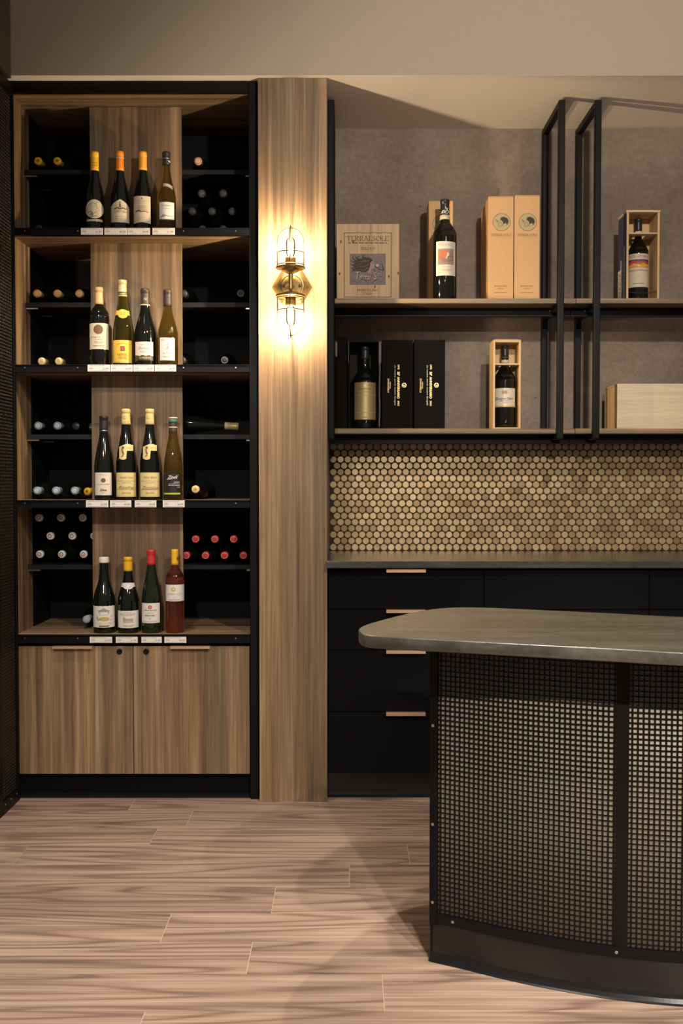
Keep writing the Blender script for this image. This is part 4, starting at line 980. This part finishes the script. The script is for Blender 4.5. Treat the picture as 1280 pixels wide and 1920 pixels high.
# bottle in front of the carton
b = Bottle('black wine bottle with portrait label in front of the kraft carton on upper shelf', 833.5, 375.5, 44, 'bordeaux', GL_DARK, 4.515, zs1 + .0003)
b.capsule(398.5, CAPK)
b.prints([(ribbon2d([(-5, 394), (-2, 391), (1, 394), (4, 390), (6, 394)], 1.3, 1, 5), WHITEF), (ribbon2d([(1, 384), (3, 389), (5, 386)], 1.1, .8, 4), WHITEF), (ribbon2d([(-6, 396), (-2, 394.5), (3, 397), (6, 393)], 1, .8, 4), WHITEF)], name='print', on=b.cap, lift=.0034)
b.ring(399, 407.5, CREAM, 1.1)
b.label(17.5, 452, 516.5, IVORY, lambda u: (452.2 + .6*u, 516.5), dx=1.8)
def mapart(u, v): return (-11 + 1.8 + (u - 330)/606*28 - 3, 466 + (v - 588)/508*30)
PM2 = [REDH, CAPO, IVORY, INKG]
items = [(([mapart(330, 588), mapart(936, 588), mapart(936, 1096), mapart(330, 1096)], [(0, 1, 2, 3)]), flat('grey_mauve_print', (.30, .25, .23), .6, var=.3, vscale=300))]
for g, i in portrait(): items.append((([mapart(*p) for p in g[0]], g[1]), PM2[i]))
b.prints([(R('TERRALSOLE', 2, 458.5, 26, 4), INKL)])
b.prints([(R('TRILOGY', 2.5, 500, 19, 3), INKL), (LN(2, [1, .8], 2.5, 506, 22, 3), INKL)])
b.prints(items, name='printed_picture', lift=.0009)
# black gift boxes on the lower shelf
def blackbox(label, pxl, pxr, pyt):
    Yf = 4.50; x0, x1 = X_(pxl, 720, Yf), X_(pxr, 720, Yf); z0, z1 = zs2 + .0003, Z_(pyt, Yf)
    t = thing('gift_box', label, 'box', ((x0 + x1)/2, Yf + .055, z0), 0, 'black anniversary gift boxes')
    obj('lid', MB().box(x0, x1, Yf, Yf + .02, z0, z1, c=.0012), BOXK, t); obj('tray', MB().box(x0 + .0008, x1 - .0008, Yf + .0206, Yf + .11, z0, z1 - .0008, c=.001), BOXK, t)
    S_ = F/Yf; wd = pxr - pxl
    def fn(u, v, l): return (x0 + u/S_, Yf - l, Z_(v, Yf))
    def V(s_, u, v0, v1, hh, shear=0, bold=0.0): # text reading downwards
        g = fit(text2d(s_, shear, bold), 0, 0, v1 - v0, hh); return [(u + y, (v0 + v1)/2 + x) for x, y in g[0]], g[1]
    o_ = wd/59.0
    items = [(V('50° ANNIVERSARIO', 31.8*o_, 697, 747.5, 4.8, 0, .03), GOLDF), (V('1973', 31.8*o_, 684, 692.5, 3.2, 0, .02), GOLDF), (V('2023', 31.8*o_, 751.5, 761, 3.2, 0, .02), GOLDF), (V('La nostra storia nostra famiglia', 25*o_, 685, 760, 3.6, .4), WHITEF),
             (V('ZINGARELLI', 12.5*o_, 709.5, 736, 3.0, 0), GOLDF), (V('FAMIGLIA', 16*o_, 716, 729, 1.8), GOLDF)]
    cx_, cy_ = 42.5*o_, 722.2
    hexo = [(cx_ + 4.9*math.cos(math.pi*k/3), cy_ + 4.9*math.sin(math.pi*k/3)) for k in range(6)]
    items += [((hexo, [tuple(range(6))]), GOLDF), (disc2d(cx_, cy_, 3.4, None, 16), BOXK), (ring2d(cx_, cy_, 2.6, 3.0, 16), GOLDF), ((ribbon2d([(cx_ - 1.6, cy_ - 1), (cx_, cy_ + 1.4), (cx_ + 1.6, cy_ - 1)], 1, 1, 4)), GOLDF)]
    mats = []; mb = MB(); printed(mb, items, fn, mats); obj('lettering', mb, mats, t, fixn=False, label='gold and white print reading downwards')
blackbox('closed black gift box with gold 50 anniversary print, left of two', 715.5, 773.5, 637.5)
blackbox('closed black gift box with gold 50 anniversary print, right of two', 776, 834, 637)
# open black box with a bottle
Yf = 4.50; x0, x1 = X_(653.5, 720, Yf), X_(710, 720, Yf); z0, z1 = zs2 + .0003, Z_(640, Yf)
t = thing('open_gift_box', 'open black gift box tray holding the bottle with bronze-gold label', 'box', ((x0 + x1)/2, Yf + .06, z0))
obj('tray_side', MB().box(x0, x0 + .005, Yf, Yf + .12, z0, z1), BOXK, t); obj('tray_side', MB().box(x1 - .005, x1, Yf, Yf + .12, z0, z1), BOXK, t)
obj('tray_top', MB().box(x0 + .0052, x1 - .0052, Yf, Yf + .12, z1 - .005, z1), BOXK, t); obj('tray_back', MB().box(x0 + .0052, x1 - .0052, Yf + .113, Yf + .12, z0, z1 - .0052), BOXKI, t)
obj('tray_base', MB().box(x0 + .0052, x1 - .0052, Yf, Yf + .1128, z0, z0 + .004), BOXKI, t)
rb = MB(); rnd = random.Random(5); pts = []
for k in range(15): pts.append((x1 + .0035 + rnd.uniform(-.0012, .0012), Yf - .003 + rnd.uniform(-.003, .001), z1 - .01 - (z1 - z0 - .02)*k/14))
rb.tube(pts, .0017, 5, flatr=.0035); obj('cellophane', rb, flat('cellophane', (.25, .25, .25), .08, 0, .8), t, label='shiny crumpled film edge')
b = Bottle('dark wine bottle with bronze-gold label standing in the open black box', 684, 650.5, 45, 'magnum', GL_DARK, Yf + .056, z0 + .0045)
b.capsule(672, CAPK)
b.label(20, 716, 786, GOLDL, lambda u: (716.5, 786.5), dx=.5)
b.prints([(disc2d(0, 723, 2.6, None, 8), WHITEF), (R('ANNIVERSARIO', 0, 729, 22, 2), INKB), (rect2d(-19, 20, 740.5, 741.2), INKO), (LN(2, [1, .7], 0, 734, 20, 2.4), INKO), (rect2d(-19, 20, 773, 773.6), INKO), (LN(1, [1], 0, 782, 8, .8), INKB)])
xa, xb = X_(632, 720, 4.53), X_(652.5, 720, 4.53)
o = obj('box_lid', MB().box(xa, xb, 4.53, 4.64, z0, Z_(632, 4.53), c=.001), BOXK); tag(o, 'loose dark lid standing on edge left of the open black box', 'box lid')
# wooden bottle boxes with sliding front removed
def openbox(label, pxl, pxr, pyt, Yf, depth, zb, div_py, matside, thick=.0075, blue=False, cap_mat=PINE):
    x0, x1 = X_(pxl, pyt + 80, Yf), X_(pxr, pyt + 80, Yf); z0, z1 = zb + .0003, Z_(pyt, Yf)
    t = thing('wooden_bottle_box', label, 'box', ((x0 + x1)/2, Yf + depth/2, z0))
    obj('side_board', MB().box(x0, x0 + thick, Yf, Yf + depth, z0, z1 - (0 if not blue else .0095), c=.0006), PINE, t)
    obj('side_board', MB().box(x1 - thick, x1, Yf, Yf + depth, z0, z1 - (0 if not blue else .0095), c=.0006), PINE, t)
    if blue: obj('top_board', MB().box(x0 - .002, x1 + .002, Yf - .001, Yf + depth, z1 - .009, z1, c=.0006), PINEX, t)
    else: obj('top_board', MB().box(x0 + thick + .0002, x1 - thick - .0002, Yf + .004, Yf + depth, z1 - .010, z1 + .002, c=.0006), PINEX, t)
    obj('bottom_board', MB().box(x0 + thick + .0002, x1 - thick - .0002, Yf, Yf + depth - .008, z0, z0 + .006, c=.0006), PINEX, t)
    obj('back_board', MB().box(x0 + thick + .0002, x1 - thick - .0002, Yf + depth - .0075, Yf + depth, z0, z1 - .0105), PINE, t)
    zd = Z_(div_py, Yf)
    dv = MB(); hw = (x1 - x0)/2 - thick
    xc = (x0 + x1)/2
    # holder with a round cut-out for the neck
    n = 14; rcut = .026; yc_ = Yf + depth*.5
    outer = [(x0 + thick - .003, Yf + .006), (x1 - thick + .003, Yf + .006), (x1 - thick + .003, Yf + depth - .008), (x0 + thick - .003, Yf + depth - .008)]
    dv.box(x0 + thick - .003, x1 - thick + .003, Yf + .003, Yf + depth*.5 - rcut, zd - .003, zd + .003)
    dv.box(x0 + thick - .003, x1 - thick + .003, Yf + depth*.5 + rcut, Yf + depth - .008, zd - .003, zd + .003)
    dv.box(x0 + thick - .003, xc - rcut, Yf + depth*.5 - rcut, Yf + depth*.5 + rcut, zd - .003, zd + .003)
    dv.box(xc + rcut, x1 - thick + .003, Yf + depth*.5 - rcut, Yf + depth*.5 + rcut, zd - .003, zd + .003)
    obj('neck_holder', dv, PINEX, t)
    return t, x0, x1, z0, z1, xc
t, x0, x1, z0, z1, xc = openbox('upright pine box holding a cream-labelled bottle on the lower shelf', 924.5, 976, 637, 4.47, .125, zs2, 682.5, PINE)
b = Bottle('dark bottle with cream gold-edged label inside the lower pine box', 947.5, 648.5, 40, 'magnum', GL_DARK, 4.47 + .0625, z0 + .0065)
b.t.location.x = xc; b.t.rotation_euler = (0, 0, -.22)
b.capsule(668, CAPK).ring(667, 670.5, CAPGREY, 1.1); b.ring(673, 679.5, CREAM, 1.08)
b.label(19, 727, 763, IVORY, lambda u: (727.5, 763), dx=0)
b.prints([(ring2d(1, 735, 5.6, 6.0), INKO), (rect2d(-3, 5.5, 732, 738), INKL), (LN(3, [.8, 1, .9], 1, 735, 9, 5), INKG), (T('Giovanni Neri', 0, 747, 33, 5.5, .5), INK), (LN(1, [1], 0, 751.5, 16, 1.2), INKO), (LN(1, [1], 3, 755, 9, .8), INKL), (rect2d(-19, 19, 761, 763.2), INKO)])
t, x0, x1, z0, z1, xc = openbox('upright pine box with navy printed side on the upper right shelf', 1174.5, 1236, 394, 4.47, .135, zs1, 437, PINE, .0085, True)
obj('side_print', MB().box(x0 - .0012, x0 - .0002, 4.471, 4.604, z0 + .0005, z1 - .012), NAVY, t, label='navy printed side sheet')
mb = MB(); mats = []
yy0, dd = 4.471, .133
items = [(rot2d(fit(text2d('BRUNELLO DI MONTALCINO', 0, .02), 0, 0, .22, .02), 0, 0, 90), WHITEF, .032, .12), (rot2d(fit(text2d('CASTELGIOCONDO', 0, .02), 0, 0, .16, .022), 0, 0, 90), WHITEF, .085, .10), ((rect2d(-.028, .028, -.07, .07)), WHITEF, .105, .07)]
for g, mt, a, zc_ in items:
    if mt not in mats: mats.append(mt)
    mb.add([(x0 - .0016, yy0 + a + u, z0 + zc_ + v) for u, v in g[0]], g[1], mats.index(mt))
g = rot2d(fit(lines2d(3, [1, .9, 1]), 0, 0, .12, .03), 0, 0, 90); mats.append(INK); mb.add([(x0 - .002, yy0 + .105 + u, z0 + .07 + v) for u, v in g[0]], g[1], 1)
obj('side_lettering', mb, mats, t, fixn=False)
obj('cord', MB().tube([(x0 + .009, 4.472, z0 + .032), (xc - .02, 4.474, z0 + .028), (xc + .02, 4.474, z0 + .028), (x1 - .009, 4.472, z0 + .034)], .0016, 6), CAPK, t, label='thin black cord')
b = Bottle('dark bottle with cream landscape label inside the navy-sided pine box', 1200, 411, 37.5, 'magnum', GL_DARK, 4.47 + .0675, z0 + .0065)
b.t.location.x = xc - .002; b.t.rotation_euler = (0, 0, -.25)
b.capsule(430, CAPK).ring(430, 435.5, CREAM, 1.08)
b.label(19, 474.5, 538, CREAM, lambda u: (475, 538))
b.prints([(R('CASTEL GIOCONDO', 0, 480, 34, 4.6), INKB), (rect2d(-17.5, 17.5, 486, 501), INKO), (rect2d(-17.5, 17.5, 486, 492), NAVY), (ribbon2d([(-17, 495), (-8, 490), (0, 494), (9, 490), (17, 494)], 5, 4, 6), INKR), (ribbon2d([(-16, 499), (-5, 496), (6, 499), (17, 496)], 3, 3, 6), CAPO2), (T('BRUNELLO DI MONTALCINO', 0, 506.5, 34, 2.4), INKB)])
b.prints([(LN(1, [1], 0, 518, 4, 1), INKL), (LN(1, [1], 0, 531, 20, 1.6), INKG)])
# long crate
Yf = 4.46; x0 = X_(1157, 760, Yf); x1 = x0 + .52; z0, z1 = zs2 + .0003, Z_(719.5, Yf)
t = thing('wooden_crate', 'long plain pale wooden crate lying on the lower right shelf', 'box', (x0 + .2, Yf + .1, z0))
obj('front_board', MB().box(x0, x1, Yf, Yf + .008, z0, z1, c=.0006), PINEL, t); obj('top_board', MB().box(x0, x1, Yf + .0085, Yf + .212, z1 - .007, z1, c=.0006), PINEL, t)
obj('end_board', MB().box(x0 + .0006, x0 + .014, Yf + .0085, Yf + .212, z0, z1 - .0075, c=.0006), PINE, t); obj('end_board', MB().box(x1 - .014, x1 - .0006, Yf + .0085, Yf + .212, z0, z1 - .0075, c=.0006), PINE, t)
obj('back_board', MB().box(x0, x1, Yf + .2125, Yf + .22, z0, z1, c=.0006), PINEL, t)
mb = MB()
for zz in (.15, .5, .85): mb.lathe([(.0014, 0), (.0014, -.0006)], 8, 0, (x0 + .006, Yf, z0 + (z1 - z0)*zz), 'y')
obj('nails', mb, CAPBR, t)

# ------------------------------------------------------------------ base cabinets, worktop, tiles
ZWT = Z_(1052.5, 4.17); zwb = Z_(1065.5, 4.17)
xw0 = xr + .0006
o = obj('worktop', MB().box(xw0 - .004, 2.5, 4.17, 4.1985, zwb, ZWT, c=.002).box(xw0, 2.5, 4.1985, YW - .001, zwb, ZWT), STONE); tag(o, 'long dark bronze-grey stone worktop below the disc tiles', 'worktop')
YD = 4.215
xd0, xd1, xd2 = X_(613.8, 1250, YD), X_(907, 1110, YD), X_(1217, 1110, YD)
rows = [(1068, 1142.5), (1143.7, 1218.5), (1219.7, 1334.5), (1335.7, 1450.5)]
ZPB = Z_(1450.5, YD)
def fronts(label, xa, xb, group='black base cabinets', handle=None):
    t = thing('base_cabinet', label, 'cabinet', ((xa + xb)/2, 4.5, 0), 0, group)
    obj('carcass', MB().box(xa + .001, xb - .001, YD + .021, YW - .002, ZPB, zwb - .0005), INNER, t)
    for a, b2 in rows:
        za, zb = Z_(a, YD), Z_(b2, YD)
        if a == rows[0][0]: za = min(za, zwb - .004)
        d = obj('drawer', MB().box(xa + .0012, xb - .0012, YD, YD + .02, zb, za, c=.0012), BLACKM, t)
        if handle:
            hx0, hx1 = handle
            obj('handle', MB().box(hx0, hx1, YD - .019, YD + .002, za + .0002, za + .0028, c=.0004).box(hx0, hx1, YD - .021, YD - .0188, za - .010, za + .0028, c=.0004), COPPER, d)
    obj('plinth', MB().box(xa, xb, YD + .055, YD + .07, 0, ZPB - .0005).sweep([(xa, YD + .055), (xb, YD + .055)], [(.0008, .06), (.001, .018), (.004, .008), (.011, .001), (.011, 0), (-.004, 0), (-.004, .06)]), COVE, t)
hx = (X_(724, 1146, YD - .02), X_(798, 1146, YD - .02))
fronts('black four-drawer base cabinet with copper edge pulls right of the pillar', xd0, xd1, handle=hx)
hw = hx[1] - hx[0]
fronts('black base cabinet behind the island, between drawer unit and right edge', xd1, xd2)
fronts('black base cabinet at the far right edge under the worktop', xd2, xd2 + (xd2 - xd1))
pitch = 13.57*(YW - .006)/F; rt = pitch*.482
ztile = ZWT + .0015; ztop_t = zs2 - .0
bs = thing('tile_backsplash', 'splashback of bronze penny-round disc tiles above the worktop', 'backsplash', (1.0, YW, ZWT))
obj('grout_bed', MB().box(xw0, 2.5, YW - .004, YW - .0005, ZWT + .0005, ZWT + .46), GROUT, bs)
def tile_geo():
    n = 14; vs = []
    for r, y in ((rt*.86, -.0042), (rt*.97, -.0028), (rt, 0)):
        for k in range(n): a = 2*math.pi*k/n; vs.append((r*math.cos(a), y, r*math.sin(a)))
    fs = [tuple(range(n))] + [(i*n + k, i*n + (k + 1) % n, (i + 1)*n + (k + 1) % n, (i + 1)*n + k) for i in range(2) for k in range(n)]
    return vs, fs
tv, tf = tile_geo()
mbt = MB().add(tv, tf, 0, False); 
protoname = None; pos = []
nr = 19
for j in range(nr):
    z = ZWT + rt*.96 + .001 + j*pitch*.866
    x = xw0 + rt + .0005 + (pitch/2 if j % 2 else 0)
    while x < 2.45: pos.append((x, z)); x += pitch
cx0, cz0 = 0.55, ZWT + .2
pos.sort(key=lambda p: (p[0] - 0)**2 + (p[1] - H)**2)
rt_ = random.Random(9)
near, far = pos[:298], pos[298:]
me0 = None
for (x, z) in near:
    if me0 is None:
        o = obj('tile', mbt, TILE, bs); me0 = o.data
    else:
        o = bpy.data.objects.new('tile', me0); C.objects.link(o); o.parent = bs
    o.location = (x - 1.0, -.004, z - ZWT); 
    o.rotation_euler = (rt_.gauss(0, .013), 0, rt_.gauss(0, .013))
# the first tile mesh was offset by its parent: undo
for v in me0.vertices: v.co = v.co + Vector((1.0, YW, ZWT))
mf = MB()
for (x, z) in far:
    a, b2 = rt_.gauss(0, .013), rt_.gauss(0, .013)
    mf.add([(x + vx, YW - .004 + vy + vx*math.sin(b2) - vz*math.sin(a), z + vz) for vx, vy, vz in tv], tf, 0, False)
obj('tile_field', mf, TILE, bs, kind='stuff')

# ------------------------------------------------------------------ island
ZT = .915; ZU = ZT - .030
def catmull(pts, n=10):
    pts = [Vector(p) for p in pts]; Q = [pts[0]*2 - pts[1]] + pts + [pts[-1]*2 - pts[-2]]; out = []
    for i in range(len(pts) - 1):
        for k in range(n):
            t = k/n; a, b, c, d = Q[i], Q[i + 1], Q[i + 2], Q[i + 3]
            out.append(0.5*((2*b) + (c - a)*t + (2*a - 5*b + 4*c - d)*t*t + (3*b - 3*c + d - a)*t**3))
    out.append(pts[-1]); return out
outp = [PF(px, py, ZT).xy for px, py in ((673, 1183), (678, 1188), (690, 1191.5), (720, 1193.8), (760, 1196), (850, 1200.5), (1000, 1208.5), (1160, 1217), (1280, 1223.5))]
outp += [Vector((1.05, 2.20)), Vector((1.40, 2.17)), Vector((1.70, 2.25)), Vector((1.80, 2.42)), Vector((1.70, 2.62)), Vector((1.35, 2.76))]
outp += [PF(px, py, ZT).xy for px, py in ((1280, 1156.5), (1160, 1150.5), (1000, 1143), (930, 1139.8), (880, 1138.6), (850, 1139), (820, 1141), (790, 1145), (760, 1151), (720, 1161), (690, 1169.5), (676, 1175.5), (672, 1179.5))]
top = catmull(outp + [outp[0]], 4)[:-1]
isl = thing('island_counter', 'dark stone topped island counter with bronze mesh front and black frame', 'counter', (.9, 2.7, 0))
obj('countertop', MB().prism([tuple(p) for p in top], ZU, ZT, 0, .0035, True), STONE, isl, fixn=True)
A = PF(805, 1800, 0).xy
fr = [A, PF(870, 1815, 0).xy, PF(960, 1837, 0).xy, PF(1060, 1857, 0).xy, PF(1160, 1872.7, 0).xy, PF(1280, 1884.5, 0).xy, Vector((1.05, 2.535)), Vector((1.30, 2.535)), Vector((1.5, 2.55))]
fc = catmull(fr, 12)
back = [Vector((1.52, 2.64)), Vector((1.25, 2.70)), Vector((.95, 2.78)), Vector((.55, 2.93)), Vector((.40, 2.94))]
def offset(pts, d):
    out = []; n = len(pts)
    for i in range(n):
        t = (pts[min(i + 1, n - 1)] - pts[max(i - 1, 0)]).normalized(); out.append(pts[i] + Vector((t.y, -t.x))*d)
    return out
ZPL = .103
pl_c = offset(fc, -.004)
inner = offset(fc, -.034)
obj('core', MB().prism([tuple(p) for p in offset(fc, -.042)] + [tuple(p - Vector((.0, .0))) for p in back], ZPL, ZU - .0005), BLACKM, isl)
endp = fc[0]
obj('plinth', MB().sweep([tuple(p) for p in pl_c], [(0, ZPL - .001), (0, .024), (.003, .013), (.009, .004), (.013, .001), (.013, 0), (-.05, 0), (-.05, ZPL - .001)], 0, False), COVE, isl)
obj('backing_panel', MB().sweep([tuple(p) for p in offset(fc, -.0093)], [(0, ZPL + .02), (0, ZU - .001), (-.006, ZU - .001), (-.006, ZPL + .02)], 0, True), BACKB, isl, label='bronze coloured backing panel')
brl = obj('bottom_rail', MB().sweep([tuple(p) for p in fc], [(0, ZPL), (0, ZPL + .027), (-.028, ZPL + .027), (-.028, ZPL)]), BLACK, isl)
obj('top_rail', MB().sweep([tuple(p) for p in fc], [(0, ZU - .014), (0, ZU - .0008), (-.028, ZU - .0008), (-.028, ZU - .014)]), BLACK, isl)
# arc-length parametrisation
cum = [0.0]
for p, q in zip(fc, fc[1:]): cum.append(cum[-1] + (q - p).length)
def at(s_):
    for i in range(len(fc) - 1):
        if cum[i + 1] >= s_:
            t = (s_ - cum[i])/(cum[i + 1] - cum[i]); p = fc[i].lerp(fc[i + 1], t); d = (fc[i + 1] - fc[i]).normalized(); return p, Vector((d.y, -d.x)), d
    d = (fc[-1] - fc[-2]).normalized(); return fc[-1], Vector((d.y, -d.x)), d
def post(s0, s1, z0, z1, name='frame_post', d0=0.0, d1=-.03, parent=None):
    n = 4; pts = [tuple(at(s0 + (s1 - s0)*k/n)[0]) for k in range(n + 1)]
    return obj(name, MB().sweep(pts, [(d0, z0), (d0, z1), (d1, z1), (d1, z0)]), BLACK, parent or isl)
TOT = cum[-1]
def s_at_px(px):
    best = min(range(400), key=lambda k: abs((lambda p: CXP + F*p.x/p.y)(at(TOT*k/400)[0]) - px)); return TOT*best/400
# end face on the left
e0 = fc[0]; d0 = (back[-1] - e0).normalized()
obj('end_panel', MB().prism([tuple(e0), tuple(e0 + at(0)[2]*.002 - at(0)[1]*.002), tuple(back[-1] + Vector((.02, -.01))), tuple(back[-1])], ZPL, ZU - .001), BLACKM, isl)
obj('end_plinth', MB().prism([tuple(pl_c[0]), tuple(pl_c[0] + at(0)[2]*.02), tuple(back[-1] + Vector((.03, -.02))), tuple(back[-1] + Vector((.01, -.008)))], 0, ZPL - .001), COVE, isl)
sA = .021; sB0, sB1 = s_at_px(1160.5), s_at_px(1183)
post(0, sA, ZPL - .004, ZU - .001, d0=.002)
post(sB0, sB1, ZPL + .0275, ZU - .0145)
post(TOT - .03, TOT, ZPL, ZU - .001)
zlo, zhi = ZPL + .027, ZU - .014
for s0, s1 in ((sA, sB0), (sB1, TOT - .03)):
    mb = MB(); n = int((s1 - s0)/.0134)
    for k in range(n):
        p, nn, d = at(s0 + (k + .6)*(s1 - s0)/n); h_ = d*.0016
        c0 = p - nn*.0040; c1 = p - nn*.0062
        mb.add([(*(c0 - h_), zlo), (*(c0 + h_), zlo), (*(c1 + h_), zlo), (*(c1 - h_), zlo), (*(c0 - h_), zhi), (*(c0 + h_), zhi), (*(c1 + h_), zhi), (*(c1 - h_), zhi)], [(0, 1, 5, 4), (1, 2, 6, 5), (2, 3, 7, 6), (3, 0, 4, 7)])
    m = max(6, int((s1 - s0)/.025)); pts = [tuple(at(s0 + (s1 - s0)*k/m)[0]) for k in range(m + 1)]
    z = zlo + .010
    while z < zhi - .004:
        mb.sweep(pts, [(-.0020, z), (-.0020, z + .0031), (-.0042, z + .0031), (-.0042, z)]); z += .0131
    obj('wire_mesh', mb, BLACK, isl, kind='stuff')
for px, py in ((807, 1360), (807.5, 1545), (808, 1691), (851, 1730.5), (1161, 1779)):
    s_ = s_at_px(px) if px > 820 else .009
    p, nn, d = at(s_); Yq = p.y; z = Z_(py, Yq)
    if px > 820: z = ZPL + .0135
    q = p + nn*(.0028 if px < 820 else .0008)
    mb = MB(); vs = []
    for r_, o_ in ((.0042, 0), (.0042, .0006), (.003, .0011), (.0012, .0009)):
        for k in range(10):
            a = 2*math.pi*k/10; w_ = q + nn*o_ + d*r_*math.cos(a); vs.append((w_.x, w_.y, z + r_*math.sin(a)))
    mb.add(vs, [(i*10 + k, i*10 + (k + 1) % 10, (i + 1)*10 + (k + 1) % 10, (i + 1)*10 + k) for i in range(3) for k in range(10)]).add(vs[-10:], [tuple(range(10))])
    obj('screw', mb, STEEL, isl)
